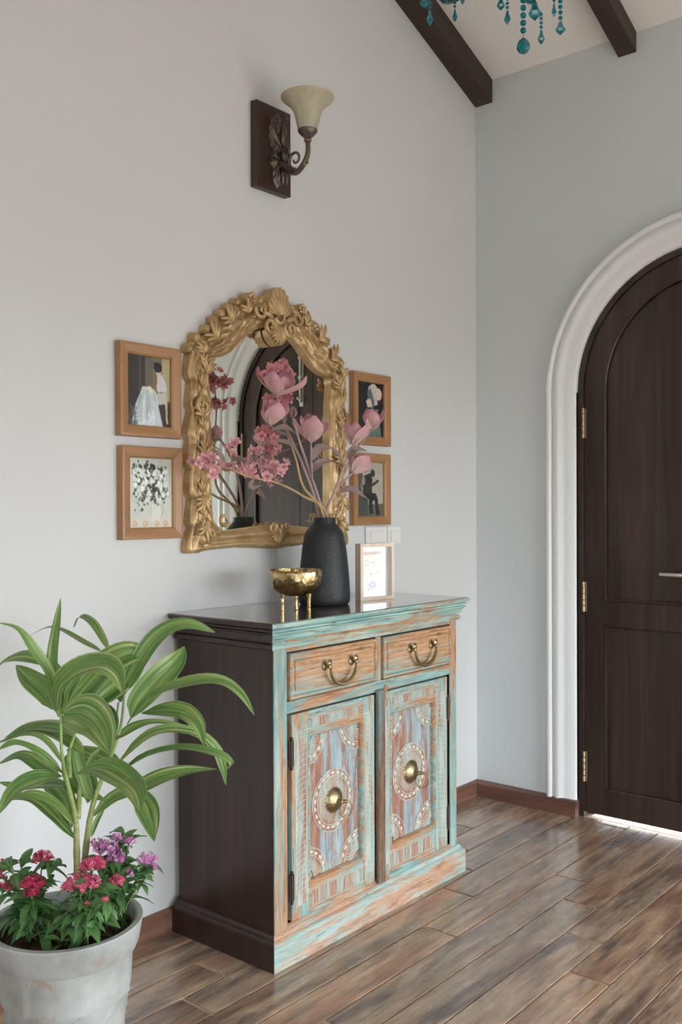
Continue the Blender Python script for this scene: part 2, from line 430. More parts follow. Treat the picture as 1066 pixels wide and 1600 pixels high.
# dark door frame inside the arch
def arch_band(b, r0, r1, x0, x1, zb, n=48):
    pa = [(1, 0, zb)]+[(math.cos(PI*i/n), math.sin(PI*i/n), None) for i in range(n+1)]+[(-1, 0, zb)]
    rows = []
    for c, s, z in pa:
        pt = lambda r: (AY+c*r, (AZ+s*r) if z is None else z)
        q0, q1 = pt(r0), pt(r1)
        rows.append([(x0, *q0), (x0, *q1), (x1, *q1), (x1, *q0), (x0, *q0)])
    b.grid(rows)
b = MB(); arch_band(b, .497, AR+.001, .012, .11, 0); arch_band(b, .478, .500, .0635, .11, 0)
o = b.build('trim_2', 'door'); structure(o)

# the two arched door leaves
def leaf(sgn, name):
    root = bpy.data.objects.new(name, None); COL.objects.link(root); root.location = (.03, AY+sgn*.493, 0); root['kind'] = 'structure'
    X0, X1 = .022, .062; ZB = .017; R0, R1 = .41, .4945
    Y = lambda d: AY+sgn*d                        # d: distance from the meeting line
    MS = .09; th = math.acos(MS/R0)
    # hinge stile with the quarter arch
    n = 32; inner = [(Y(R0), ZB)]; outer = [(Y(R1), ZB)]
    for i in range(n+1):
        a = th*i/n; c = (PI/2-.004)*i/n
        inner.append((Y(R0*math.cos(a)), AZ+R0*math.sin(a))); outer.append((Y(R1*math.cos(c)), AZ+R1*math.sin(c)))
    b = MB(); b.grid([[(X1, *p), (X0, *p), (X0, *q), (X1, *q), (X1, *p)] for p, q in zip(inner, outer)])
    b.build('stile', 'door', root)
    b = MB(); yi, zi = inner[-1]; yo, zo = outer[-1]
    b.prism([(Y(MS), ZB), (Y(.002), ZB), (Y(.002), zo), (yi, zi)], 'x', X0, X1); b.build('stile', 'door', root)
    for z0, z1 in ((ZB, .12), (.772, .872)):
        b = MB(); b.prism([(Y(MS), z0), (Y(R0), z0), (Y(R0), z1), (Y(MS), z1)], 'x', X0, X1); b.build('rail', 'door', root)
    lo = [(Y(MS), .12), (Y(R0), .12), (Y(R0), .772), (Y(MS), .772)]
    up = [(Y(MS), .872), (Y(R0), .872)]+inner[1:]
    for poly in (lo, up):
        cx = sum(p[0] for p in poly)/len(poly); cz = sum(p[1] for p in poly)/len(poly)
        b = MB(); b.prism([(cx+(p[0]-cx)*1.03, cz+(p[1]-cz)*1.012) for p in poly], 'x', .036, .052); b.build('panel', 'door', root)
        ring = [(X0+.0035, p[0]+(cx-p[0])*.012, p[1]+(cz-p[1])*.006) for p in poly]
        b = MB(); b.tube(ring+[ring[0]], .0055, 8, False); b.build('panel_moulding', 'door', root, True)
    for z0 in (.143, .826, 1.525):
        b = MB(); yh = Y(.4960); n = 5; zz = z0; h = .122/n
        for i in range(n):
            b.lathe([(0, zz), (.0062, zz+.001), (.0062, zz+h-.002), (0, zz+h-.001)], (.011, yh, 0), 10); zz += h
        b.box(.0185, .0225, min(Y(.487), yh), max(Y(.487), yh), z0, z0+.12)
        h_ = b.build('hinge', 'hingeb', root, True, 40)
    if sgn > 0:
        b = MB(); zh = .992; yp = Y(.055)
        b.box(.014, .0225, yp-.02, yp+.02, .90, 1.09, .003)
        b.tube([(.02, yp, zh), (-.028, yp, zh), (-.036, yp+.008, zh), (-.036, yp+.11, zh+.001)], [.010, .010, .009, .0075], 10)
        tag(b.build('lever_handle', 'steel', root, True, 40), 'brushed steel lever handle')
    else:
        b = MB(); b.box(.0625, .072, AY-.025, AY+.025, ZB, AZ+.485); b.build('meeting_bead', 'door', root)
        b = MB(); yb = Y(.075)
        b.box(.016, .0225, yb-.014, yb+.014, 1.76, 2.10, .002)
        b.tube([(.010, yb, 1.78), (.010, yb, 2.12)], .0065, 10)
        for z in (1.79, 1.9, 2.0, 2.08): b.box(.004, .018, yb-.012, yb+.012, z, z+.014, .002)
        b.tube([(.010, yb, 1.80), (-.012, yb, 1.80)], [.005, .007], 8)
        tag(b.build('tower_bolt', 'steel', root, True, 40), 'long steel bolt')
    return root
leaf(1, 'door_1'); leaf(-1, 'door_2')

# sloping ceiling beams
for k, (ya, yb_, dep) in enumerate([(-.002, -.086, .098), (-.652, -.724, .066+.012)]):
    b = MB()
    b.prism([(-.001, ZE-dep+.001), (-.001, ZE+.01), (XR, ZR+.01), (XR, ZR-dep)], 'y', yb_, ya)
    o = b.build('ceiling_beam', 'beam')
    lab = ['dark brown ceiling beam running up against the light grey left wall', 'dark brown ceiling beam ending above the arched door, right of the hanging crystals'][k]
    tag(o, lab, 'beam', 'sloping ceiling beams')

# ------------------------------------------------------------------ carved cabinet
MT['d_rail'] = distressed('rubbed paint, grain across', 'x', .66)
MT['d_stile'] = distressed('rubbed paint, grain upright', 'z', .68, loc=(3, 1, 2))
MT['d_drawer'] = distressed('rubbed paint on drawer', 'x', .42, wcols=[(.30, .14, .07), (.48, .26, .13), (.60, .40, .24)], loc=(7, 0, 1))
MT['d_corn'] = distressed('rubbed paint on cornice', 'x', .74, loc=(1, 4, 2), pcols=[(.20, .34, .31), (.33, .50, .45), (.52, .62, .53)])
MT['d_base'] = distressed('rubbed paint on plinth', 'x', .74, wcols=[(.33, .165, .10), (.50, .27, .165), (.60, .38, .25)], pcols=[(.24, .37, .34), (.36, .48, .44), (.50, .55, .49)], loc=(2, 9, 4))
MT['d_panel'] = distressed('rubbed paint on panel', 'z', .66, wcols=[(.20, .075, .05), (.33, .14, .09), (.46, .24, .16)], pcols=[(.18, .25, .28), (.29, .37, .39), (.46, .51, .51)], scale=1.1, loc=(5, 2, 8))
MT['d_red'] = distressed('rubbed red-brown carving', 'z', .66, wcols=[(.25, .10, .065), (.37, .17, .11), (.49, .28, .19)], pcols=[(.27, .34, .30), (.38, .44, .39), (.52, .53, .46)], scale=1.4, loc=(1, 2, 3))
MT['d_strip'] = distressed('grey worn strip', 'z', .72, wcols=[(.10, .055, .035), (.22, .12, .075), (.36, .21, .13)], pcols=[(.13, .17, .16), (.20, .25, .235), (.30, .33, .30)], loc=(6, 3, 1))
MT['d_line'] = plain('pale paint left in carving', (.60, .63, .55), .7)
MT['d_bead'] = plain('rubbed ivory bead', (.74, .62, .51), .6)
MT['d_rededge'] = plain('red-brown carved line', (.33, .13, .085), .6)

BX0, BX1, BYF, BYB = -1.702, -.802, -.410, -.020       # body
CZ = .9376
cab = thing('sideboard', (-1.25, -.21, 0), 'carved turquoise and tan sideboard with two drawers and two doors', 'sideboard')
FT = .022                                                # face frame thickness
for xa, xb, nm in ((BX0, BX0+.02, 'side_panel'), (BX1-.02, BX1, 'side_panel')):
    b = MB(); b.box(xa, xb, BYF+.002, BYB, .08, .88); tag(b.build(nm, 'side', cab), 'dark brown side panel')
b = MB(); b.box(BX0+.02, BX1-.02, BYB-.01, BYB, .05, .88); b.build('back_panel', 'side', cab)
b = MB(); b.box(BX0+.02, BX1-.02, BYF+.03, BYB-.01, .08, .095); b.box(BX0+.02, BX1-.02, BYF+.03, BYB-.01, .69, .70); b.build('shelf', 'side', cab)
# face frame
def face(nm, x0, x1, z0, z1, mat, y0=BYF-.0, t=FT, c=.0015, lab=None):
    b = MB(); b.box(x0, x1, y0, BYF+.0015, z0, z1, c); o = b.build(nm, mat, cab)
    if lab: tag(o, lab)
    return o
DZ0, DZ1 = .716, .852
yf = BYF-.004
face('frame_stile', BX0, -1.650, .085, .885, 'd_stile', yf); face('frame_stile', -.842, BX1, .085, .885, 'd_stile', yf)
face('frame_rail', -1.650, -.842, DZ1, .885, 'd_rail', yf); face('frame_rail', -1.650, -.842, .682, DZ0, 'd_rail', yf)
face('frame_rail', -1.650, -.842, .085, .105, 'd_rail', yf); face('frame_stile', -1.252, -1.226, DZ0, DZ1, 'd_stile', yf)
b = MB(); b.box(-1.655, -.838, BYF+.016, BYF+.02, .10, .87); b.build('recess_shade_sheet', 'recess_shade', cab)  # added dark sheet, paints the shade seen through gaps round doors and drawers
# plinth and cornice, mitred at the front corners
def moulding(nm, prof, mat_front, mat_side, back, xl, xr, y, rs=1.0):
    fr = MB(); fr.grid([[(xl-o, y-o, z), (xr+o*rs, y-o, z)] for o, z in prof]); tag(fr.build(nm, mat_front, cab))
    for xx, sg in ((xl, -1), (xr, 1)):
        sd = MB(); k = rs if sg > 0 else 1.0; sd.grid([[(xx+sg*o*k, back, z), (xx+sg*o*k, y-o, z)] for o, z in prof]); tag(sd.build(nm, mat_side, cab), 'dark brown moulding')
moulding('plinth', [(-.02, .001), (.024, 0), (.024, .070), (.0225, .076), (.018, .080), (.014, .082), (.013, .086), (.008, .092), (-.004, .097)], 'd_base', 'side', -.017, BX0, BX1, BYF)
cp = [(-.004, .858), (.006, .861), (.012, .866), (.014, .872), (.011, .878), (.006, .881), (.006, .884), (.013, .886), (.015, .892), (.017, .898), (.021, .904), (.025, .907), (.025, .910), (.019, .912), (.019, .914), (.028, .916), (.028, .920), (.022, .9215), (.022, .9235), (.031, .925), (.0345, .930), (.033, .9355), (.028, CZ), (.0, CZ)]
moulding('cornice', cp, 'd_corn', 'side', -.012, BX0+.004, BX1+.002, BYF+.006, 1.55)
b = MB(); xl, xr, y = BX0-.022, BX1+.048, BYF-.022
b.box(xl+.002, xr-.002, y+.002, -.012, CZ-.012, CZ+.0008, .0006); b.build('top_board', 'top', cab)

# drawers
def bail(par, xc, zc_, w, y):
    b = MB()
    for s in (-1, 1):
        b.lathe([(0, 0), (.0125, 0), (.013, .002), (.010, .005), (.004, .006), (.004, .020), (.0055, .023), (0, .026)], (xc+s*w, y, zc_), 14, Matrix.Rotation(PI/2, 3, 'X'))
        b.lathe([(0, .018), (.011, .0185), (.0085, .021), (0, .024)], (xc+s*w, y, zc_+.010), 10, Matrix.Rotation(PI/2, 3, 'X'))
    pts = [(xc-w-.004, y-.019, zc_)]
    for i in range(17):
        a = PI+PI*i/16; pts.append((xc+w*.97*math.cos(a), y-.021, zc_-.006+.050*math.sin(a)))
    pts.append((xc+w+.004, y-.019, zc_))
    rad = [.003]+[.0036+.0030*math.sin(PI*i/16) for i in range(17)]+[.003]
    b.tube(pts, rad, 8)
    return tag(b.build('bail_handle', 'brass', par, True, 45), 'antique brass drop handle')
for xa, xb in ((-1.648, -1.254), (-1.224, -.844)):
    dr = bpy.data.objects.new('drawer', None); COL.objects.link(dr); dr.parent = cab; dr.location = Vector(((xa+xb)/2, BYF, (DZ0+DZ1)/2))-cab.location
    z0, z1 = DZ0+.004, DZ1-.004; ya = BYF-.014
    fl = MB()                                             # front with a raised stepped edge
    steps = [(0, BYF+.01), (0, ya+.003), (.003, ya), (.009, ya), (.012, ya+.006), (.021, ya+.0065), (.023, ya+.002)]
    rows = []
    for i, yy in steps: rows.append([(xa+.002+i, yy, z0+i), (xb-.002-i, yy, z0+i), (xb-.002-i, yy, z1-i), (xa+.002+i, yy, z1-i), (xa+.002+i, yy, z0+i)])
    fl.grid(rows); i, yy = steps[-1]
    fl.add([(xa+.002+i, yy, z0+i), (xb-.002-i, yy, z0+i), (xb-.002-i, yy, z1-i), (xa+.002+i, yy, z1-i)], [(0, 1, 2, 3)])
    fl.build('drawer_front', 'd_drawer', dr)
    bail(dr, (xa+xb)/2+.01, (z0+z1)/2+.012, .060, ya+.002)

# doors
def arcs_column(b, x0, x1, z0, z1, y, n, flip=1, r=.0006):
    dz = (z1-z0)/n
    for i in range(n):
        za = z0+i*dz
        pts = [(x0+(x1-x0)*t, y, za+dz*flip*(1.5*t-0.75*t*t)) for t in (0, .2, .4, .6, .8, 1)]
        if max(p[2] for p in pts) < z1+dz*.3: b.tube(pts, r, 4, False)
def tongues_row(b, x0, x1, z0, z1, y, n, r=.0006):
    dx = (x1-x0)/n
    for i in range(n):
        xa = x0+i*dx
        b.tube([(xa+dx*(.1+.25*math.sin(PI*t)), y, z0+(z1-z0)*t) for t in (0, .25, .5, .75, 1)], r, 4, False)
def clip_rect(x, z, R): return R[0] <= x <= R[1] and R[2] <= z <= R[3]
def medallion(dr, cx, cz_, R, rect, y, full):
    # concentric carved relief: rim, ring of beads, rayed cup; corners are cut off by the panel edge
    ring = MB(); ne = 72
    prof = [(R*.99, .0), (R*.975, .0030), (R*.93, .0032), (R*.915, .0012), (R*.80, .0010), (R*.785, .0032), (R*.745, .0034), (R*.73, .001), (R*.69, .0014), (R*.42, .0042), (R*.37, .0046), (R*.35, .002), (R*.02, .0015)]
    vs = []; fs = []
    for k in range(ne):
        a = 2*PI*k/ne
        for r, h in prof: vs.append((cx+r*math.cos(a), y-h, cz_+r*math.sin(a)))
    m = len(prof)
    for k in range(ne):
        for j in range(m-1):
            q = (k*m+j, ((k+1) % ne)*m+j, ((k+1) % ne)*m+j+1, k*m+j+1)
            if all(clip_rect(vs[i][0], vs[i][2], (rect[0]-.003, rect[1]+.003, rect[2]-.003, rect[3]+.003)) for i in q): fs.append(q)
    ring.add(vs, fs); ring.build('medallion', 'd_red', dr, True, 40)
    bd = MB(); nb = 22
    for k in range(nb):
        a = 2*PI*(k+.5)/nb; px, pz = cx+R*.855*math.cos(a), cz_+R*.855*math.sin(a)
        if not clip_rect(px, pz, (rect[0]+.004, rect[1]-.004, rect[2]+.004, rect[3]-.004)): continue
        s = MB(); s.ball((0, 0, 0), (R*.085, .0032, R*.048), 8, 5)
        ca, sa = math.cos(a+PI/2), math.sin(a+PI/2)
        bd.add([(px+v[0]*ca-v[2]*sa, y-.0012+v[1], pz+v[0]*sa+v[2]*ca) for v in s.v], s.f)
    if bd.v: bd.build('bead_ring', 'd_bead', dr, True)
    ln = MB(); nr = 44
    for k in range(nr):
        a = 2*PI*k/nr
        p0, p1 = [(cx+r*math.cos(a), y-h, cz_+r*math.sin(a)) for r, h in ((R*.44, .0046), (R*.66, .0022))]
        if all(clip_rect(p[0], p[2], rect) for p in (p0, p1)): ln.tube([p0, p1], [.0011, .0007], 4, False)
    for rr, hh in ((.985, .0022), (.765, .0036), (.395, .0050)):
        seg = []
        for k in range(97):
            a = 2*PI*k/96; p = (cx+R*rr*math.cos(a), y-hh, cz_+R*rr*math.sin(a))
            if clip_rect(p[0], p[2], rect): seg.append(p)
            else:
                if len(seg) > 2: ln.tube(seg, .0011, 4, False)
                seg = []
        if len(seg) > 2: ln.tube(seg, .0011, 4, False)
    if ln.v: ln.build('carved_lines', 'd_line', dr)
def cab_door(xa, xb, pr, mc, hx, hand):
    z0, z1 = .108, .678
    dr = bpy.data.objects.new('door', None); COL.objects.link(dr); dr.parent = cab; dr.location = Vector(((xa+xb)/2, BYF, z0))-cab.location
    px0, px1, pz0, pz1 = pr
    y = BYF-.009; t = .02
    for a, c in ((xa, px0), (px1, xb)):
        b = MB(); b.box(a, c, y, y+t, z0, z1, .0015); b.build('door_stile', 'd_stile', dr)
    for a, c in ((z0, pz0), (pz1, z1)):
        b = MB(); b.box(px0, px1, y+.0006, y+t, a, c, .0012); b.build('door_rail', 'd_rail', dr)
    yp = y+.0145
    b = MB(); b.box(px0-.004, px1+.004, yp, yp+.008, pz0-.004, pz1+.004); b.build('door_panel', 'd_panel', dr)
    # sloped bead moulding framing the panel
    b = MB(); rows = []
    for i, yy in ((-.003, y-.001), (.002, y-.003), (.005, y-.001), (.008, y+.004), (.010, yp)):
        rows.append([(px0+i, yy, pz0+i), (px1-i, yy, pz0+i), (px1-i, yy, pz1-i), (px0+i, yy, pz1-i), (px0+i, yy, pz0+i)])
    b.grid(rows); b.build('panel_moulding', 'd_rail', dr)
    # scratched leaf borders
    ye = y-.0003
    for (s0, s1, fl) in ((xa+.017, px0-.012, 1), (px1+.014, xb-.014, -1)):
        bk = MB(); bk.box(s0-.002, s1+.002, y-.0006, y+.001, z0+.035, z1-.045); bk.build('carved_band', 'd_red', dr)
        b = MB(); arcs_column(b, s0 if fl > 0 else s1, s1 if fl > 0 else s0, z0+.035, z1-.045, ye-.0006, 30)
        for xx in (s0-.002, s1+.002, s0-.008, s1+.006): b.tube([(xx, ye, z0+.02), (xx, ye, z1-.03)], .0008, 4, False)
        b.build('carved_border', 'd_line', dr)
    for (r0, r1) in ((z0+.020, pz0-.022), (pz1+.020, z1-.022)):
        bk = MB(); bk.box(px0+.012, px1-.012, y-.0004, y+.001, r0, r1); bk.build('carved_band', 'd_red', dr)
        b = MB(); tongues_row(b, px0+.012, px1-.012, r0, r1, ye-.0006, 17)
        for zz in (r0-.003, r1+.003, r1+.009): b.tube([(px0-.02, ye, zz), (px1+.02, ye, zz)], .0008, 4, False)
        b.build('carved_border', 'd_line', dr)
    rect = (px0+.010, px1-.010, pz0+.010, pz1-.010)
    medallion(dr, mc, .398, .092, rect, yp, True)
    for qx, qz in ((rect[0]-.012, rect[2]-.008), (rect[1]+.004, rect[2]-.012), (rect[0]-.016, rect[3]+.012), (rect[1]+.002, rect[3]+.020)):
        medallion(dr, qx, qz, .098, rect, yp, False)
    # fluted brass boss and ring pull
    b = MB()
    b.lathe([(.036, .004), (.037, .007), (.034, .011), (.026, .0175), (.014, .023), (.009, .0245), (.008, .034), (.006, .040), (0, .041)], (mc, yp+.001, .398), 40, Matrix.Rotation(PI/2, 3, 'X'), wob=lambda a, z: 1+.035*math.cos(20*a) if z < .02 else 1)
    tag(b.build('knob', 'brass', dr, True, 50), 'fluted brass boss')
    b = MB(); yk = yp-.036
    b.tube([(mc, yp-.03, .398), (mc+.006, yk-.006, .399), (mc+.014, yk-.006, .397)], [.0055, .006, .0045], 8)
    n = 24; ca, sa = (math.cos(-.35), math.sin(-.35)) if hand < 0 else (math.cos(-1.0), math.sin(-1.0))
    ring = []
    for k in range(n+1):
        a = 2*PI*k/n; u = .021*math.cos(a); zz = .398-.024+.024*math.sin(a); ring.append((mc+.013+u*ca, yk-.006+u*sa, zz))
    b.tube(ring, .0024, 8, False); tag(b.build('ring_pull', 'brass', dr, True, 50), 'brass ring pull')
    for zz in (.165, .535):
        b = MB(); b.tube([(hx, y-.001, zz), (hx, y-.001, zz+.075)], .0052, 8); b.ball((hx, y-.001, zz+.079), .005, 8, 6); b.ball((hx, y-.001, zz-.004), .005, 8, 6)
        b.box(hx-.009, hx+.009, y-.002, y+.003, zz+.002, zz+.073); b.build('hinge', 'hinge', dr, True, 45)
cab_door(-1.638, -1.266, (-1.568, -1.322, .190, .612), -1.449, -1.640, -1)
cab_door(-1.226, -.866, (-1.186, -.938, .190, .612), -1.066, -.863, 1)
# reeded strip covering the meeting of the doors
b = MB(); pr_ = []
for i in range(25):
    t = i/24; pr_.append((-1.257+.032*t, BYF-.016-.007*abs(math.sin(PI*3*t))))
pr_ = [(-1.257, BYF-.006)]+pr_+[(-1.225, BYF-.006)]
b.prism(pr_, 'z', .098, .690); b.build('meeting_strip', 'd_strip', cab)
for zz in (.097, .688):
    b = MB(); b.lathe([(.010, 0), (.010, .003), (.008, .004), (0, .004)], (-1.205, BYF-.005, zz), 14, Matrix.Rotation(PI/2, 3, 'X')); b.build('wood_plug', MT['oak'], cab, True, 40)

# ------------------------------------------------------------------ gilt mirror
MXC = -1.294
mir = thing('wall_mirror', (MXC, -.02, 1.11), 'ornate gilt baroque mirror with shell crest hanging above the sideboard', 'mirror')
IN = [(0, 1.838), (.05, 1.834), (.085, 1.822), (.12, 1.800), (.155, 1.770), (.195, 1.738), (.235, 1.718), (.275, 1.708), (.289, 1.695), (.288, 1.66), (.281, 1.58), (.278, 1.45), (.278, 1.32), (.274, 1.235), (.255, 1.195), (.215, 1.180), (.15, 1.184), (.08, 1.190), (0, 1.196)]
OU = [(0, 1.928), (.06, 1.932), (.115, 1.914), (.165, 1.888), (.215, 1.852), (.262, 1.812), (.298, 1.775), (.332, 1.752), (.360, 1.738), (.362, 1.66), (.357, 1.58), (.366, 1.45), (.362, 1.32), (.358, 1.22), (.368, 1.122), (.29, 1.119), (.19, 1.122), (.10, 1.118), (0, 1.112)]
NH = 230
ic = catmull([(x, 0, z) for x, z in IN], NH); oc = catmull([(x, 0, z) for x, z in OU], NH)
def full_loop(c): return [Vector((p.x, 0, p.z)) for p in c]+[Vector((-p.x, 0, p.z)) for p in reversed(c)][1:-1]
ic, oc = full_loop(ic), full_loop(oc); NL = len(ic)
b = MB(); rows = []; acc = 0
half = NL//2
arc_s = [0]
for i in range(1, NL): arc_s.append(arc_s[-1]+(oc[i]-oc[i-1]).length)
for i in range(NL+1):
    k = i % NL; s = arc_s[k] if k <= half else (arc_s[-1]-arc_s[k])
    s = min(arc_s[k], arc_s[-1]-arc_s[k])
    nrm = (oc[k]-ic[k]); wd = nrm.length; nrm.normalize()
    side = oc[k].z < 1.74 and abs(oc[k].x) > .33
    bottom = oc[k].z < 1.135 and abs(oc[k].x) < .33
    lam = .088 if side else .064
    ph = (s/lam) % 1.0
    sc = (.017 if side else (.002 if bottom else .013))*(ph**.6)*(1-ph**10) - .004
    row = []
    for j in range(33):
        u = j/32
        p = ic[k].lerp(oc[k]+nrm*sc, 1-u)
        base = .028+.016*math.sin(PI*min(1, (u*1.08)))**.8*(1 if u < .9 else (1-u)/.1*.6+.4)
        if bottom: rel = .006*math.sin(3*PI*u*1.2)
        else:      # long flutes that swing from side to side, broken by leaf tips
            sw = .9*math.sin(2*PI*s/.19)
            rel = .0042*math.sin(2*PI*2.6*u+sw*2)*math.sin(PI*u)**.5+.0028*math.sin(2*PI*5.2*u-sw*3+1)*math.sin(PI*u)+.0035*(ph-.5)*(1-u)+.0013*math.sin(2*PI*11*u-sw*6+2*PI*s/.3)*math.sin(PI*u)
        row.append((MXC+p.x, -(base+rel), p.z))
    po = oc[k]+nrm*sc; pi_ = ic[k]
    row = [(MXC+po.x, -.001, po.z)]+row+[(MXC+pi_.x, -.018, pi_.z), (MXC+pi_.x, -.009, pi_.z)]
    rows.append(row)
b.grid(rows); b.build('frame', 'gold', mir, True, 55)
# mirror glass with backing board
gm = MB(); poly = [(MXC+p.x*1.012, 1.5+(p.z-1.5)*1.012) for p in ic[::4]]
gm.prism(poly, 'y', -.012, -.009); gm.build('mirror_glass', 'mirror', mir)
# carved ornament
def lobe(b, p0, ang, ln, w, y=-.045, curl=.0, lift=.008, n=9):
    pts = []; rad = []; x, z = p0; a = ang
    for i in range(n):
        t = i/(n-1)
        pts.append((MXC+x, y-lift*math.sin(PI*t*.8), z)); rad.append(w*(.35+.65*math.sin(PI*min(1, .18+.75*t)))*(1 if t < .98 else .5))
        x += ln/n*math.cos(a); z += ln/n*math.sin(a); a += curl/n
    b.tube(pts, rad, 7)
def volute(b, c, r, turns, start, w, sg=1, y=-.052):
    pts = []; rad = []
    n = int(22*turns)
    for i in range(n+1):
        t = i/n; a = start+sg*2*PI*turns*t; rr = r*(1-.86*t)
        pts.append((MXC+c[0]+rr*math.cos(a), y-.008*t, c[1]+rr*math.sin(a))); rad.append(w*(1-.45*t))
    b.tube(pts, rad, 8)
for sg in (-1, 1):
    A = lambda a: a if sg > 0 else PI-a
    for (dx, z, ang, L, k) in ((.318, 1.66, 1.9, .07, 1), (.322, 1.52, 1.25, .075, -1), (.326, 1.40, 1.9, .075, 1), (.322, 1.285, -1.2, .07, 1), (.318, 1.20, -1.35, .07, -1), (.27, 1.765, .75, .075, 1), (.205, 1.825, .75, .075, 1), (.135, 1.865, 1.1, .06, 1), (.325, 1.715, 1.1, .05, -1)):
        b = MB()
        for q in (-2, -1, 0, 1, 2):
            lobe(b, (sg*dx, z), A(ang+k*.32*q), L*(1-.16*abs(q)), .0068, -.045, curl=sg*k*.9*(1 if q >= 0 else -1))
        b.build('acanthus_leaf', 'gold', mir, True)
    for q in range(9):                                      # slender leaf tips lying along the outer edge of the sides
        zq = 1.165+.064*q; b = MB()
        for w_, (da, L) in enumerate(((.0, .062), (.35, .050), (-.35, .048))): lobe(b, (sg*(.322+.006*math.sin(q*1.3)), zq), A(1.05+da), L, .0055, -.041, curl=sg*.8)
        b.build('leaf_tip', 'gold', mir, True)
    b = MB(); volute(b, (sg*.335, 1.555), .026, 1.4, A(PI/2), .0075, -sg); b.build('scroll', 'gold', mir, True)
    b = MB(); volute(b, (sg*.048, 1.838), .030, 1.5, A(2.2), .009, sg, -.055); b.build('scroll', 'gold', mir, True)
    b = MB(); volute(b, (sg*.085, 1.880), .026, 1.2, A(.4), .008, -sg, -.052); b.build('scroll', 'gold', mir, True)
    b = MB(); volute(b, (sg*.030, 1.186), .020, 1.5, A(2.6), .007, sg, -.048); b.build('scroll', 'gold', mir, True)
    b = MB(); volute(b, (sg*.245, 1.215), .022, 1.1, A(3.6), .007, sg, -.046); b.build('scroll', 'gold', mir, True)
    # rosette
    b = MB(); cx, cz_ = sg*.118, 1.918
    b.lathe([(0, 0), (.018, 0), (.020, .02), (.017, .040), (0, .045)], (MXC+cx, -.001, cz_), 16, Matrix.Rotation(PI/2, 3, 'X'), wob=lambda a, z: 1+.12*math.cos(5*a))
    for k in range(5):
        a = 2*PI*k/5+.3; b.ball((MXC+cx+.0115*math.cos(a), -.047, cz_+.0115*math.sin(a)), (.008, .006, .008), 8, 6)
    b.ball((MXC+cx, -.052, cz_), .006, 8, 6); b.build('rosette', 'gold', mir, True, 60)
    # little knops along the outer edge of the arch
    for dx, z, r in ((.165, 1.897, .014), (.200, 1.876, .015), (.232, 1.850, .016), (.262, 1.825, .015), (.292, 1.795, .014), (.338, 1.762, .016), (.365, 1.728, .013)):
        b = MB(); b.lathe([(0, 0), (r, 0), (r*1.05, .022), (r*.8, .036), (0, .040)], (MXC+sg*dx, -.001, z), 12, Matrix.Rotation(PI/2, 3, 'X'), wob=lambda a, z: 1+.1*math.cos(3*a)); b.build('edge_knop', 'gold', mir, True, 60)
# scallop shell crest
b = MB(); rows = []
for i in range(65):
    a = math.radians(-22+224*i/64); rib = abs(math.sin(9.5*PI*i/64))**.7
    row = [(MXC+.046*math.cos(a), -.001, 1.905+.060*math.sin(a))]
    for j in range(11):
        t = 1-j/10
        rx, rz = .004+t*(.044+.004*rib), .004+t*(.058+.004*rib)
        row.append((MXC+rx*math.cos(a), -(.040+.020*math.sin(PI*(.15+.7*t))+.006*rib*t), 1.868+.037*t+rz*math.sin(a)*1.0))
    rows.append(row)
b.grid(rows); b.build('crest_shell', 'gold', mir, True, 60)
b = MB()                                                     # curl below the shell
volute(b, (.0, 1.872), .030, .55, PI+.25, .0095, 1, -.058); lobe(b, (.03, 1.86), .6, .06, .010, -.05, -.8); lobe(b, (-.03, 1.86), PI-.6, .06, .010, -.05, .8)
b.build('crest_curl', 'gold', mir, True)
def fan(nm, c, a0, a1, n, L, w, y):
    b = MB()
    for k in range(n): lobe(b, c, a0+(a1-a0)*k/(n-1), L*(1-.25*abs(2*k/(n-1)-1)), w, y)
    bod = [(MXC+c[0]+.9*L*(1-.25*abs(2*k/(n-1)-1))*math.cos(a0+(a1-a0)*k/(n-1)), c[1]+.9*L*(1-.25*abs(2*k/(n-1)-1))*math.sin(a0+(a1-a0)*k/(n-1))) for k in range(n)]
    b.prism([(MXC+c[0], c[1]+.02*(1 if a0 < 0 else -1))]+bod, 'y', -.016, y)
    b.build(nm, 'gold', mir, True, 50)
fan('pendant_fan', (0, 1.838), -PI+.25, -.25, 11, .066, .0078, -.048)
fan('pendant_fan', (0, 1.183), -PI+.5, -.5, 9, .066, .007, -.040)
b = MB(); b.box(MXC-.03, MXC+.03, -.050, -.03, 1.832, 1.842, .003)
for dx in (-.018, 0, .018): b.box(MXC+dx-.007, MXC+dx+.007, -.054, -.03, 1.842, 1.866, .004)
b.build('crest_bar', 'gold', mir)

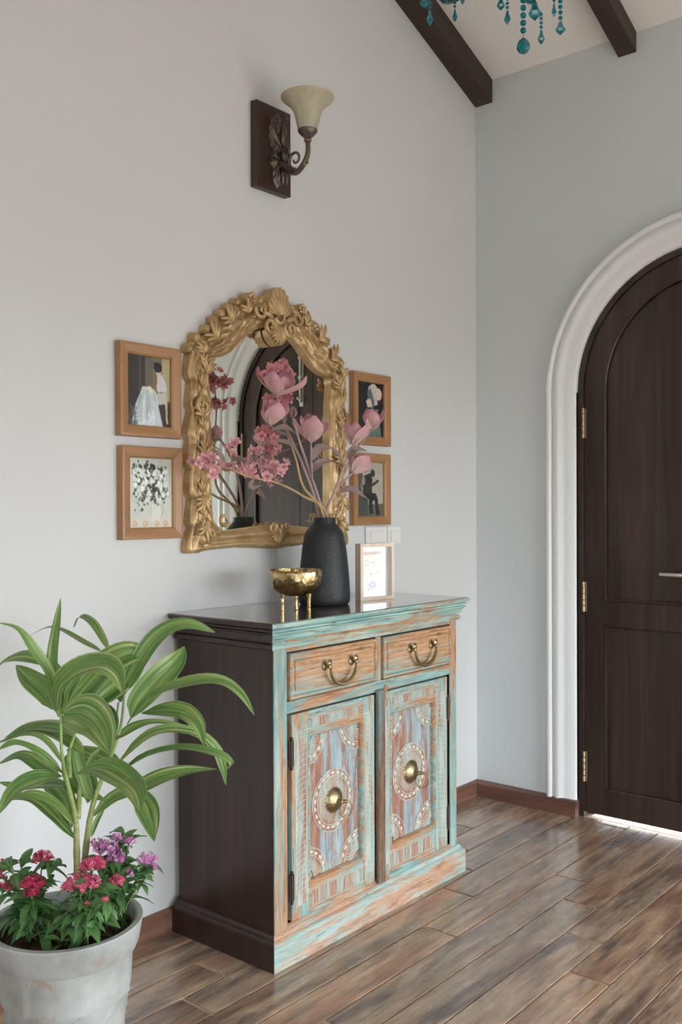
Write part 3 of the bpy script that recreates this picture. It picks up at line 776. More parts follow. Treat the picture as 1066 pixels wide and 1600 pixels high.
# ------------------------------------------------------------------ painted prints (vertex-coloured, flat)
def srgb(c): return tuple(((x/255)/12.92 if x/255 <= .04045 else ((x/255+.055)/1.055)**2.4) for x in c)
rng = np.random.RandomState(3)
class Paint:
    def __init__(s, nx, ny, col):
        s.nx, s.ny = nx, ny; s.im = np.ones((ny, nx, 3))*np.array(col, float)
        s.V, s.U = np.meshgrid((np.arange(ny)+.5)/ny, (np.arange(nx)+.5)/nx, indexing='ij')
    def put(s, m, col, al=1):
        m = m.astype(float)[..., None]*al; s.im = s.im*(1-m)+m*np.array(col, float); return s
    def ell(s, cx, cy, rx, ry, col, al=1, rot=0):
        dx, dy = s.U-cx, s.V-cy; c, n = math.cos(rot), math.sin(rot)
        return s.put((((dx*c+dy*n)/rx)**2+((-dx*n+dy*c)/ry)**2) < 1, col, al)
    def poly(s, pts, col, al=1):
        ins = np.zeros(s.U.shape, bool); n = len(pts)
        for i in range(n):
            x0, y0 = pts[i]; x1, y1 = pts[(i+1) % n]
            if y0 == y1: continue
            c = ((y0 > s.V) != (y1 > s.V)) & (s.U < (x1-x0)*(s.V-y0)/(y1-y0)+x0); ins ^= c
        return s.put(ins, col, al)
    def line(s, a, c, w, col, al=1):
        ax, ay = a; bx, by = c; L2 = (bx-ax)**2+(by-ay)**2+1e-9
        t = np.clip(((s.U-ax)*(bx-ax)+(s.V-ay)*(by-ay))/L2, 0, 1)
        return s.put(np.hypot(s.U-ax-t*(bx-ax), (s.V-ay-t*(by-ay))) < w, col, al)
    def dabs(s, n, box, col, r, jit=18, al=.8):
        for _ in range(n):
            c = np.clip(np.array(col)+rng.uniform(-jit, jit), 0, 255)
            s.ell(rng.uniform(box[0], box[1]), rng.uniform(box[2], box[3]), r*rng.uniform(.6, 1.4), r*rng.uniform(.5, 1.2), c, al, rng.uniform(0, 3))
        return s
    def grain(s, a=5): s.im = np.clip(s.im+rng.normal(0, a, s.im.shape[:2])[..., None], 0, 255); return s
m, nt, bs = nmat('printed paper'); at = nt.nodes.new('ShaderNodeAttribute'); at.attribute_name = 'ink'
nt.links.new(at.outputs['Color'], bs.inputs['Base Color']); bs.inputs['Roughness'].default_value = .5
MT['print'] = m
def print_mesh(name, pt, corner, du, dv, parent):        # corner: top-left, du across, dv down
    ny, nx = pt.ny, pt.nx; vs = []; cols = []
    for j in range(ny):
        for i in range(nx):
            p = corner+du*(i/(nx-1))+dv*(j/(ny-1)); vs.append(tuple(p)); cols.append((*srgb(pt.im[j, i]), 1.0))
    b = MB(); b.v = vs; b.f = [(j*nx+i, j*nx+i+1, (j+1)*nx+i+1, (j+1)*nx+i) for j in range(ny-1) for i in range(nx-1)]
    o = b.build(name, 'print', parent)
    at = o.data.color_attributes.new('ink', 'FLOAT_COLOR', 'POINT')
    at.data.foreach_set('color', [x for c in cols for x in c])
    return o
RES = (72, 92)
def art_gown():
    p = Paint(*RES, (58, 52, 48))
    p.poly([(.42, 0), (1, 0), (1, .66), (.42, .66)], (120, 112, 92)).poly([(.80, 0), (1, 0), (1, .62), (.80, .62)], (176, 164, 124))
    for x in (.30, .44, .50, .56): p.line((x, 0), (x, .5), .022, (92, 84, 76), .7)
    p.poly([(0, .62), (1, .62), (1, 1), (0, 1)], (62, 48, 44), .6)
    p.dabs(40, (0, .28, 0, .9), (48, 44, 42), .06, 8, .5)
    p.poly([(.86, .45), (.92, .45), (.94, .95), (.90, .95)], (186, 170, 150)).poly([(.66, .52), (.90, .50), (.90, .66), (.68, .68)], (196, 188, 178))
    p.poly([(.36, .44), (.52, .43), (.66, .50), (.72, .70), (.82, .99), (.10, .99), (.20, .70)], (198, 208, 210))
    for k in range(70):
        t = rng.rand(); a0 = rng.uniform(.0, .6); x0, y0 = .36+.28*t, .46; x1, y1 = .12+.70*t, .99
        p.line((x0+(x1-x0)*a0, y0+(y1-y0)*a0), (x0+(x1-x0)*(a0+.35), y0+(y1-y0)*(a0+.35)), rng.uniform(.006, .02), [(226, 232, 234), (172, 186, 190), (206, 214, 214), (150, 164, 166)][k % 4], .45)
    p.dabs(50, (.06, .24, .72, 1.0), (92, 96, 94), .03, 14, .35).dabs(26, (.3, .62, .8, 1.0), (228, 234, 236), .03, 8, .4)
    p.poly([(.70, .26), (.80, .24), (.90, .36), (.92, .48), (.70, .50), (.70, .34)], (206, 202, 206))
    p.poly([(.70, .26), (.74, .25), (.76, .40), (.72, .48), (.68, .46)], (226, 196, 180)).ell(.72, .20, .06, .065, (222, 190, 172))
    p.ell(.71, .145, .095, .075, (36, 28, 26)).ell(.65, .10, .045, .03, (36, 28, 26))
    p.poly([(.44, .46), (.52, .42), (.62, .48), (.56, .53)], (232, 222, 200))
    return p.grain(4)
def art_blossom():
    p = Paint(*RES, (206, 208, 196))
    p.poly([(.62, .1), (1, .05), (1, .6), (.7, .5)], (176, 184, 176), .6).dabs(120, (0, 1, 0, .8), (204, 206, 194), .07, 10, .4)
    p.poly([(.0, .86), (1, .82), (1, 1), (0, 1)], (214, 208, 194))
    p.poly([(.52, .66), (.74, .64), (.72, .98), (.54, .98)], (222, 218, 208)).line((.74, .67), (.80, .74), .012, (190, 186, 172)).line((.80, .74), (.74, .84), .012, (190, 186, 172))
    for c, n, bx, r in (((66, 74, 54), 70, (.1, .85, .05, .62), .030), ((40, 44, 42), 40, (.35, .7, .1, .62), .034), ((112, 122, 92), 40, (.12, .9, .1, .7), .026), ((232, 234, 228), 70, (.12, .9, .15, .62), .034), ((70, 78, 60), 16, (.1, .4, .45, .82), .022)):
        p.dabs(n, bx, c, r, 14, .9)
    for x in (.14, .38, .64, .84): p.ell(x, .94, .065, .045, (206, 176, 140)).ell(x-.015, .93, .03, .02, (226, 206, 176), .7)
    return p.grain(4)
def art_drape():
    p = Paint(*RES, (30, 28, 28))
    p.dabs(40, (0, 1, 0, 1), (34, 32, 30), .08, 6, .5)
    p.ell(.62, .14, .16, .12, (214, 186, 164)).ell(.82, .20, .12, .11, (222, 196, 172)).poly([(.44, .08), (.60, .02), (.74, .12), (.78, .40), (.60, .42), (.40, .36)], (198, 186, 178))
    p.poly([(.38, .18), (.52, .10), (.66, .34), (.62, .52), (.48, .44)], (92, 106, 108)).poly([(.34, .34), (.52, .30), (.58, .44), (.40, .46)], (210, 190, 172))
    p.poly([(.30, .5), (.8, .48), (.92, .99), (.34, .99)], (96, 116, 114))
    for k in range(12): p.line((.4+.03*k, .5), (.34+.05*k, .99), .012, (140, 158, 150) if k % 2 else (58, 76, 78), .7)
    return p.grain(4)
def art_player():
    p = Paint(*RES, (172, 166, 150))
    p.poly([(0, .1), (.22, .05), (.26, .8), (0, .9)], (72, 74, 68), .9).dabs(120, (.2, 1, 0, .8), (178, 174, 158), .06, 12, .4)
    p.poly([(0, .80), (1, .76), (1, 1), (0, 1)], (92, 88, 76), .9).poly([(.04, .62), (.42, .60), (.40, .96), (.06, .98)], (70, 76, 66))
    p.poly([(.24, .26), (.5, .20), (.58, .30), (.56, .62), (.24, .66)], (44, 42, 40)).ell(.60, .20, .085, .07, (60, 50, 44)).ell(.26, .34, .06, .08, (176, 160, 140), .8)
    p.poly([(.24, .56), (.70, .56), (.78, .66), (.86, .96), (.72, .98), (.66, .70), (.58, .72), (.62, .94), (.46, .95), (.44, .70), (.24, .68)], (40, 40, 40))
    p.line((.46, .46), (.80, .34), .028, (74, 58, 44)).ell(.44, .47, .12, .085, (70, 54, 42), 1, -.3)
    return p.grain(6)
def picture(x0, z1, art, label):
    w, h, fr = .2239, .2667, .034; yF = -.025; x1, z0 = x0+w, z1-h
    root = thing('picture', (x0+w/2, -.012, z0), label, 'picture', 'four oak framed pictures beside the mirror')
    prof = [(0, -.001), (0, yF+.004), (.002, yF), (.008, yF-.001), (.016, yF+.0005), (.028, yF+.003), (.033, yF+.007), (.034, -.006)]
    cs = [(x0, z0, 1, 1), (x1, z0, -1, 1), (x1, z1, -1, -1), (x0, z1, 1, -1)]
    for i in range(4):
        a, c = cs[i], cs[(i+1) % 4]
        b = MB(); b.grid([[(a[0]+a[2]*d, y, a[1]+a[3]*d), (c[0]+c[2]*d, y, c[1]+c[3]*d)] for d, y in prof]); b.build('frame_rail' if i % 2 == 0 else 'frame_stile', 'oak' if i % 2 else 'oak_x', root)
    b = MB(); b.box(x0+.02, x1-.02, -.006, -.002, z0+.02, z1-.02); b.build('backing', 'mat', root)
    print_mesh('print', art(), Vector((x0+fr-.001, -.0105, z1-fr+.001)), Vector((w-2*fr+.002, 0, 0)), Vector((0, 0, -(h-2*fr+.002))), root)
MT['oak_x'] = wood('honey oak rail', [(.30, .145, .058), (.39, .20, .085), (.45, .245, .11)], 'x', 20, .08, .4, .05)
picture(-1.9107, 1.7206, art_gown, 'oak framed painting of a seated reader in a white gown')
picture(-1.9057, 1.4268, art_blossom, 'oak framed painting of white blossoms in a jug with fruit')
picture(-.8721, 1.7467, art_drape, 'oak framed dark painting of a draped figure, upper right of the mirror')
picture(-.8741, 1.4494, art_player, 'oak framed painting of a dark seated guitar player above the switches')

# ------------------------------------------------------------------ switches
def switch(x0, x1, z0, z1, label, n):
    root = thing('light_switch', ((x0+x1)/2, -.005, z0), label, 'switch', 'white wall switches')
    b = MB(); b.box(x0, x1, -.0095, -.0005, z0, z1, .0025); b.build('plate', 'plastic', root)
    cx, cz_ = (x0+x1)/2, (z0+z1)/2; w = (x1-x0)*.30; h = (z1-z0)*.30
    b = MB(); b.box(cx-w, cx+w, -.0125, -.008, cz_-h-.004, cz_+h-.004, .0012)
    b.grid([[(cx-w, -.0125, cz_-.004), (cx+w, -.0125, cz_-.004)], [(cx-w, -.0140, cz_+h-.005), (cx+w, -.0140, cz_+h-.005)]]); b.build('rocker', 'plastic', root)
switch(-.784, -.657, 1.110, 1.178, 'wide white light switch nearer the black vase', 1)
switch(-.652, -.567, 1.108, 1.177, 'narrow white light switch nearer the room corner', 1)

# ------------------------------------------------------------------ wall sconce
sc_ = thing('wall_sconce', (-1.291, -.02, 2.29), 'bronze wall lamp with frosted bell shade on a dark wooden plaque', 'wall lamp')
b = MB(); b.box(-1.372, -1.211, -.030, -.001, 2.288, 2.566, .002); b.build('plaque', 'plate', sc_)
SXC, SZ = -1.278, 2.40
b = MB()                                                     # bronze backplate: long shaped shield
out = [(0, 2.545), (.020, 2.535), (.032, 2.505), (.038, 2.470), (.032, 2.44), (.022, 2.415), (.030, 2.395), (.032, 2.375), (.020, 2.360), (.022, 2.335), (.014, 2.315), (0, 2.300)]
lp = catmull([(x, 0, z) for x, z in out], 60)
rows = []
for q in (1, .86, .7, .45, .0):
    row = []
    for p in lp+[Vector((-p.x, 0, p.z)) for p in reversed(lp)]:
        wv = 1+.08*math.sin(p.z*220)
        row.append((SXC+p.x*q*wv, -(.030+.018*(1-q*q)**.6+.003*math.sin(p.z*300+p.x*200)*(q < 1)), 2.42+(p.z-2.42)*(.25+.75*q) if q < 1 else p.z))
    rows.append(row)
b.grid(rows); b.build('backplate', 'darkmetal', sc_, True, 60)
b = MB(); o_ = MXC; 
def slobe(x, z, ang, ln, w, y=-.05):
    pts = []; rad = []
    for i in range(7):
        t = i/6; pts.append((SXC+x+ln*t*math.cos(ang), y-.006*math.sin(PI*t), z+ln*t*math.sin(ang))); rad.append(w*(.3+.7*math.sin(PI*(.15+.8*t))))
    b.tube(pts, rad, 6)
for sg in (-1, 1):
    for (x, z, a, l) in ((.012, 2.505, 1.2, .035), (.022, 2.47, 1.9, .05), (.024, 2.44, -1.2, .035), (.02, 2.385, .5, .025), (.012, 2.35, -1.3, .04)):
        slobe(sg*x, z, a if sg > 0 else PI-a, l, .005)
slobe(0, 2.44, PI/2, .07, .009, -.052); slobe(0, 2.36, -PI/2, .055, .008); slobe(0, 2.385, PI/2, .03, .012, -.056)
b.build('backplate_ornament', 'darkmetal', sc_, True)
SH = PY(481, 215, -.165); sx, sy, sz = SH                     # bottom of the shade
b = MB(); ap = catmull([(SXC, -.045, 2.385), (SXC+.004, -.075, 2.352), ((SXC+sx)/2, -.115, 2.335), (sx-.004, -.150, 2.352), (sx, sy, 2.385), (sx, sy, sz-.012)], 30)
b.tube(ap, [.011-.003*i/29 for i in range(30)], 10); b.build('arm', 'darkmetal', sc_, True)
b = MB(); pts = []
for i in range(34):
    t = i/33; a = -PI/2+2*PI*1.25*t; r = .032*(1-.8*t); d = Vector((sx-SXC, sy+.045, 0)).normalized()
    c0 = Vector((SXC+.55*(sx-SXC), -.045+.55*(sy+.045), 2.378)); pts.append(c0+d*r*math.cos(a)*-1+Vector((0, 0, r*math.sin(a))))
b.tube(pts, [.006-.003*i/33 for i in range(34)], 8)
b.ball(tuple(ap[20]+Vector((0, -.004, -.010))), .006, 8, 6); b.build('arm_scroll', 'darkmetal', sc_, True)
b = MB(); b.lathe([(0, -.014), (.010, -.014), (.013, -.008), (.010, -.002), (.020, .006), (.028, .014), (.032, .020), (.032, .024), (.028, .025), (.0, .020)], SH, 24); b.build('cup', 'darkmetal', sc_, True, 50)
m, nt, bs = nmat('frosted cream glass'); v = mapping(nt, (1, 1, .2)); n_ = noise(nt, v, 60, 4)
nt.links.new(ramp(nt, n_, [(.3, (.60, .52, .37)), (.7, (.70, .62, .46))]), bs.inputs['Base Color']); bs.inputs['Roughness'].default_value = .35
bs.inputs['Transmission Weight'].default_value = .25; bs.inputs['Subsurface Weight'].default_value = .15
MT['frost'] = m
b = MB(); sp = [(.022, .016), (.030, .020), (.035, .040), (.040, .065), (.048, .088), (.060, .104), (.074, .115), (.084, .124), (.086, .130), (.083, .131), (.072, .121), (.058, .110), (.046, .094), (.037, .068), (.032, .042), (.026, .022)]
b.lathe(sp, SH, 96, wob=lambda a, z: 1+(.012 if z > .11 else .006)*math.cos(40*a)); b.build('shade', 'frost', sc_, True, 60)

# ------------------------------------------------------------------ things on the sideboard
TZ = CZ+.0012
VC = PD(507, 940, 3.075); VX, VY = VC.x, VC.y
b = MB()
vp = [(0, 0), (.074, 0), (.080, .004), (.083, .014), (.0835, .035), (.081, .080), (.077, .130), (.0715, .180), (.0655, .218), (.0615, .234), (.056, .243), (.046, .254), (.040, .262), (.0375, .268), (.0370, .280), (.0360, .283), (.034, .282), (.033, .265), (.05, .24), (.06, .2), (.07, .03), (0, .02)]
vp = [(r, z*.985) for r, z in vp]
b.lathe(vp, (VX, VY, TZ), 64); vase = b.build('vase', 'clay', None, True, 40)
tag(vase, 'matt black tapered clay vase holding pink flower stems', 'vase')
BC = PD(463, 948, 2.86)
bowl = thing('footed_bowl', (BC.x, BC.y, TZ), 'hammered gold bowl on slim legs in front of the black vase', 'bowl')
lat = Vector((RT.x, RT.y, 0)).normalized(); dep = Vector((FW.x, FW.y, 0)).normalized()
b = MB(); bp_ = [(0, .046), (.030, .048), (.050, .055), (.066, .068), (.076, .086), (.0800, .104), (.0795, .118), (.0785, .124), (.0765, .125), (.0755, .118), (.074, .100), (.062, .072), (.04, .058), (0, .054)]
b.lathe(bp_, (BC.x, BC.y, TZ), 48, wob=lambda a, z: 1+.014*math.sin(3*a+1)+.008*math.sin(7*a+z*60)); b.build('bowl_body', 'hammer', bowl, True, 60)
for l, d in ((-.043, .028), (-.002, .046), (.040, -.048)):
    p = Vector((BC.x, BC.y, TZ))+lat*l+dep*d
    b = MB(); b.lathe([(0, 0), (.0060, 0), (.0064, .003), (.0052, .012), (.0058, .03), (.0066, .045), (.009, .058), (0, .060)], p, 12); b.build('leg', 'hammer', bowl, True, 60)

# small framed card leaning upright
pa = PD(564, 940, 3.19); pb = PD(617, 936, 3.19)
A0 = Vector((-1.098, -.232, 0)); dirx = Vector((.966, -.258, 0)).normalized(); nrm_ = Vector((dirx.y, -dirx.x, 0))   # nrm faces the room
if nrm_.y > 0: nrm_ = -nrm_
pf = thing('photo_frame', (A0.x+dirx.x*.07, A0.y+dirx.y*.07, TZ), 'small pale wooden box frame with a butterfly collage card', 'photo frame')
WF, HF, DF, BF = .143, .190, .030, .012
def fp(u, d, z): p = A0+dirx*u+nrm_*d; return (p.x, p.y, TZ+z)    # u across, d out of the front face (0 = front)
def fbox(u0, u1, d0, d1, z0, z1):
    b = MB(); b.add([fp(u, d, z) for z in (z0, z1) for d in (d0, d1) for u in (u0, u1)], [(0, 2, 3, 1), (4, 5, 7, 6), (0, 1, 5, 4), (2, 6, 7, 3), (0, 4, 6, 2), (1, 3, 7, 5)]); return b
for nm, u0, u1, z0, z1 in (('frame_stile', 0, BF, .0, HF), ('frame_stile', WF-BF, WF, 0, HF), ('frame_rail', BF, WF-BF, 0, BF), ('frame_rail', BF, WF-BF, HF-BF, HF)):
    fbox(u0, u1, -DF, 0, z0, z1).build(nm, 'pine', pf)
fbox(BF, WF-BF, -DF, -.022, BF, HF-BF).build('mat_board', 'mat', pf)
def art_card():
    p = Paint(70, 110, (206, 202, 190))
    p.poly([(0, 0), (1, 0), (1, .02), (.80, .05), (.66, .10), (.55, .085), (.40, .09), (.2, .10), (0, .09)], (178, 122, 100))
    p.poly([(0, .09), (.2, .10), (.4, .09), (.55, .085), (.66, .10), (.80, .05), (1, .02), (1, .06), (.8, .08), (.66, .125), (.4, .11), (.2, .125), (0, .11)], (226, 222, 210))
    p.poly([(0, .62), (.4, .63), (.7, .61), (1, .64), (1, 1), (0, 1)], (236, 238, 242))
    for k, (a, c) in enumerate(((.08, .28), (.08, .30), (.06, .34), (.08, .36), (.05, .32), (.10, .30))): p.line((a, .22+.03*k), (c, .22+.03*k), .004, (96, 92, 90), .8)
    for x, z, L in ((.34, .27, .10), (.46, .29, .14), (.58, .35, .08)): p.line((x, z), (x+L, z+.003), .006, (66, 62, 60), .8)
    for cx, cy in ((.86, .07), (.38, .58), (.76, .54)):
        for k in range(9): p.line((cx, cy), (cx+.06*math.cos(k*2.4), cy+.035*math.sin(k*2.4+1)), .006, (110, 108, 100), .7)
    for sg in (-1, 1):
        p.ell(.46+sg*.11, .83, .12, .045, (150, 156, 196), .9, sg*.5).ell(.46+sg*.09, .90, .08, .035, (128, 136, 184), .9, -sg*.5)
    p.line((.46, .80), (.46, .93), .012, (70, 76, 110)).dabs(14, (.15, .5, .96, .985), (130, 132, 150), .02, 10)
    p.line((.0, .09), (.0, .95), .008, (120, 112, 106)).line((.99, .09), (.99, .95), .008, (120, 112, 106))
    return p.grain(2)
pm = print_mesh('card', art_card(), Vector(fp(BF+.014, -.0212, HF-BF-.016)), dirx*(WF-2*BF-.036), Vector((0, 0, -(HF-2*BF-.036))), pf)
fbox(BF, WF-BF, -.0065, -.005, BF, HF-BF).build('glass_pane', 'glass', pf)

# ------------------------------------------------------------------ leaves and petals
def ribbon(b, path, widths, nrm, fold=.25, nc=5, wave=0, ph=0):
    """leaf blade along a path of points; nrm = direction the upper face looks; appended to MB with uv"""
    if b.uv is None: b.uv = []
    n = len(path); rows = []
    for i, p in enumerate(path):
        t = (path[min(i+1, n-1)]-path[max(i-1, 0)]).normalized()
        nn = nrm[i] if isinstance(nrm, list) else nrm
        sd = t.cross(nn)
        if sd.length < 1e-4: sd = t.cross(Vector((.3, .2, 1)))
        sd.normalize(); up = sd.cross(t).normalized()
        row = []
        for j in range(nc):
            u = 2*j/(nc-1)-1
            q = p+sd*(u*widths[i])+up*(abs(u)*widths[i]*fold)
            if wave: q += up*(wave*abs(u)*math.sin(11*i/n+ph+u*2))
            row.append(tuple(q)); b.uv.append(((u+1)/2, i/(n-1)))
        rows.append(row)
    b.grid(rows)
def leaf_mat(name, cols, edge, rough=.42, vary=9.0, acr=6.5):
    m, nt, bs = nmat(name)
    v = mapping(nt, (acr, .7, 1), 'UV', rnd=vary)
    n = noise(nt, v, 1.0, 4, .68, .5)
    c = ramp(nt, n, [(.36, cols[0]), (.47, cols[1]), (.58, cols[2]), (.68, cols[3])])
    tc = nt.nodes.new('ShaderNodeTexCoord'); sp = nt.nodes.new('ShaderNodeSeparateXYZ'); nt.links.new(tc.outputs['UV'], sp.inputs[0])
    su = nt.nodes.new('ShaderNodeMath'); su.operation = 'SUBTRACT'; nt.links.new(sp.outputs[0], su.inputs[0]); su.inputs[1].default_value = .5
    ab = nt.nodes.new('ShaderNodeMath'); ab.operation = 'ABSOLUTE'; nt.links.new(su.outputs[0], ab.inputs[0])
    c = mix(nt, ramp(nt, ab.outputs[0], [(.0, (.45, .45, .45)), (.025, (0, 0, 0)), (.46, (0, 0, 0)), (.495, (.75, .75, .75))]), c, edge)
    nt.links.new(c, bs.inputs['Base Color']); bs.inputs['Roughness'].default_value = rough
    tr = nt.nodes.new('ShaderNodeBsdfTranslucent'); nt.links.new(c, tr.inputs['Color'])
    mx = nt.nodes.new('ShaderNodeMixShader'); mx.inputs[0].default_value = .28
    out = nt.nodes['Material Output']; nt.links.new(bs.outputs[0], mx.inputs[1]); nt.links.new(tr.outputs[0], mx.inputs[2]); nt.links.new(mx.outputs[0], out.inputs['Surface'])
    return m
MT['ti_leaf'] = leaf_mat('striped green leaf', [(.07, .17, .05), (.15, .29, .075), (.31, .42, .12), (.64, .65, .33)], (.55, .62, .30), vary=23.0)
m, nt, bs = nmat('ringed cane'); tc = nt.nodes.new('ShaderNodeTexCoord'); sp = nt.nodes.new('ShaderNodeSeparateXYZ'); nt.links.new(tc.outputs['Object'], sp.inputs[0])
nn_ = noise(nt, mapping(nt, (1, 1, 5)), 30, 3)
cc = mix(nt, ramp(nt, sp.outputs[2], [(.06, (0, 0, 0)), (.38, (1, 1, 1))]), (.36, .22, .11), (.25, .38, .10))
cc = mix(nt, ramp(nt, nn_, [(.45, (0, 0, 0)), (.7, (.5, .5, .5))]), cc, (.50, .50, .24)); nt.links.new(cc, bs.inputs['Base Color']); bs.inputs['Roughness'].default_value = .45
MT['ti_stem'] = m
MT['p_leaf'] = leaf_mat('small green leaf', [(.07, .17, .05), (.10, .24, .07), (.15, .31, .10), (.24, .38, .15)], (.15, .30, .10), .45)
MT['p_stem'] = plain('thin green stem', (.20, .30, .10), .5)
def petal_mat(name, tip, base, rough=.6):
    m, nt, bs = nmat(name)
    tc = nt.nodes.new('ShaderNodeTexCoord'); sp = nt.nodes.new('ShaderNodeSeparateXYZ'); nt.links.new(tc.outputs['UV'], sp.inputs[0])
    v = mapping(nt, (14, 1.2, 1), 'UV', rnd=5.0); n = noise(nt, v, 1.5, 3)
    c = ramp(nt, sp.outputs[1], [(.12, base), (.8, tip), (1, tuple(x*.82 for x in tip))])
    c = mix(nt, ramp(nt, n, [(.4, (0, 0, 0)), (.7, (.45, .45, .45))]), c, tuple(x*.68 for x in tip))
    nt.links.new(c, bs.inputs['Base Color']); bs.inputs['Roughness'].default_value = rough
    tr = nt.nodes.new('ShaderNodeBsdfTranslucent'); nt.links.new(c, tr.inputs['Color'])
    mx = nt.nodes.new('ShaderNodeMixShader'); mx.inputs[0].default_value = .25
    out = nt.nodes['Material Output']; nt.links.new(bs.outputs[0], mx.inputs[1]); nt.links.new(tr.outputs[0], mx.inputs[2]); nt.links.new(mx.outputs[0], out.inputs['Surface'])
    return m
MT['magnolia'] = petal_mat('dusty pink petal', (.76, .38, .44), (.88, .66, .60))
MT['bud'] = petal_mat('closed bud', (.38, .34, .30), (.40, .18, .18))
MT['blossom'] = petal_mat('pink blossom', (.92, .50, .53), (.84, .38, .42))
MT['blossom_deep'] = petal_mat('rose blossom cluster', (.82, .37, .39), (.72, .27, .29))
MT['dust_leaf'] = leaf_mat('dusty mauve leaf', [(.24, .16, .15), (.32, .20, .19), (.34, .29, .25), (.46, .44, .38)], (.42, .35, .31), .65)
MT['twig'] = plain('mauve twig', (.42, .29, .27), .7, 0, .3, 150)
MT['twig_gold'] = plain('ochre twig', (.50, .33, .15), .6, 0, .3, 150)
MT['filament'] = plain('pink filament', (.78, .36, .38), .6)

# ------------------------------------------------------------------ stems standing in the vase
ZW = .185
def petal(b, base, axis, out, L, W, cup, n=9):
    """petal from base along axis, bending outwards then in"""
    pts = []; wd = []
    for i in range(n):
        t = i/(n-1)
        pts.append(base+axis*(L*t)+out*(L*(cup*math.sin(PI*.5*min(1, t*1.15))-.16*t*t)))
        wd.append(W*max(.02, math.sin(PI*(.07+.90*t**.85))**.75))
    ribbon(b, pts, wd, (-out).normalized(), .38, 5)
def magnolia(par, c, axis, size, open_=.45, np_=6, seed=0):
    axis = Vector(axis).normalized(); r = random.Random(seed)
    bl = bpy.data.objects.new('bloom', None); bl.empty_display_size = .02; COL.objects.link(bl); bl.parent = par; bl.location = c-par.location; par = bl
    a = axis.cross(Vector((.2, 1, .1))).normalized(); d = axis.cross(a)
    for ring, (k, cup, L) in enumerate(((3, open_*.55, .92), (np_-3, open_, 1.0))):
        for i in range(k):
            th = 2*PI*(i+.5*ring)/k+seed
            out = a*math.cos(th)+d*math.sin(th)
            b = MB(); petal(b, c+out*size*.03, axis, out, size*L*r.uniform(.9, 1.1), size*r.uniform(.40, .48), cup*r.uniform(.8, 1.3))
            b.build('petal', 'magnolia', par, True)
    b = MB(); b.ball(c+axis*size*.02, size*.09, 8, 6); b.build('calyx', 'twig', par, True)
def dleaf(par, pts, w, nrm=(-.4, -.8, .5), mat='dust_leaf', nm='leaf'):
    path = catmull(pts, 12); n = len(path)
    b = MB(); ribbon(b, path, [w*max(.03, math.sin(PI*(i/(n-1))**.8)) for i in range(n)], Vector(nrm).normalized(), .22); b.build(nm, mat, par, True)
Z1 = lambda a, c, y: PY(280+a/2.961, 430+c/2.961, y)        # measured on the enlarged crop of the bouquet
mouth = Vector((VX, VY, TZ+.275)); inside = Vector((VX, VY, TZ+.06))
def stem_thing(nm, label, pts, rad, mat, cat='flower stem'):
    root = thing(nm, tuple(inside), label, cat, 'artificial flower stems in the black vase')
    path = catmull([inside]+pts, 26)
    b = MB(); b.tube(path, [rad*(1.1-.5*i/25) for i in range(26)], 7); b.build('stalk', mat, root, True)
    return root
Y0 = VY
off = lambda dx, dy: Vector((VX+dx, VY+dy, TZ+.283))
# upright magnolia with a closed bud and one open bloom
s = stem_thing('magnolia_stem', 'magnolia stem with closed bud and one open bloom in the vase middle', [off(-.008, 0), Z1(600, 900, Y0-.02), Z1(560, 780, Y0-.03), Z1(525, 660, Y0-.04)], .0052, 'twig')
c = Z1(525, 660, Y0-.04)
for k in range(5):
    a = 2*PI*k/5; out = Vector((math.cos(a), math.sin(a), 0)); b = MB(); petal(b, c, Vector((.05, 0, 1)), out, .036, .013, .18); b.build('bud_scale', 'bud', s, True)
br = catmull([Z1(617, 950, Y0-.015), Z1(612, 870, Y0-.04), Z1(610, 772, Y0-.05)], 8); b = MB(); b.tube(br, .0036, 6); b.build('side_twig', 'twig', s, True)
magnolia(s, br[-1], (.06, -.1, 1), .070, .95, 6, 2)
dleaf(s, [Z1(545, 735, Y0-.03), Z1(490, 705, Y0-.06), Z1(425, 718, Y0-.08)], .012); dleaf(s, [Z1(560, 835, Y0-.03), Z1(510, 780, Y0-.05), Z1(440, 765, Y0-.06)], .012)
dleaf(s, [Z1(612, 860, Y0-.045), Z1(650, 800, Y0-.06), Z1(718, 800, Y0-.07)], .015); dleaf(s, [Z1(606, 915, Y0-.02), Z1(650, 868, Y0-.05), Z1(722, 855, Y0-.06)], .013)
# magnolia leaning right with three blooms
s = stem_thing('magnolia_stem', 'magnolia stem with three blooms leaning right over the framed pictures', [off(.012, .0), Z1(720, 1000, Y0), Z1(775, 850, Y0-.01), Z1(810, 785, Y0-.02)], .0052, 'twig')
magnolia(s, Z1(808, 785, Y0-.02), (.12, -.05, 1), .072, .72, 6, 5)
b = MB(); b.tube(catmull([Z1(790, 830, Y0-.01), Z1(850, 770, Y0+.03), Z1(890, 715, Y0+.04)], 8), .0034, 6); b.build('side_twig', 'twig', s, True)
magnolia(s, Z1(895, 715, Y0+.04), (-.03, -.05, 1), .074, .66, 6, 8)
b = MB(); b.tube(catmull([Z1(728, 985, Y0), Z1(765, 950, Y0-.01), Z1(805, 912, Y0-.02)], 8), .0034, 6); b.build('side_twig', 'twig', s, True)
magnolia(s, Z1(805, 915, Y0-.02), (.55, -.05, .8), .072, .66, 6, 11)
dleaf(s, [Z1(765, 885, Y0-.01), Z1(735, 830, Y0-.04), Z1(703, 808, Y0-.05)], .014); dleaf(s, [Z1(778, 850, Y0-.01), Z1(810, 805, Y0-.04), Z1(870, 812, Y0-.06)], .014)
dleaf(s, [Z1(738, 1002, Y0), Z1(800, 990, Y0-.03), Z1(882, 1042, Y0-.05)], .012)
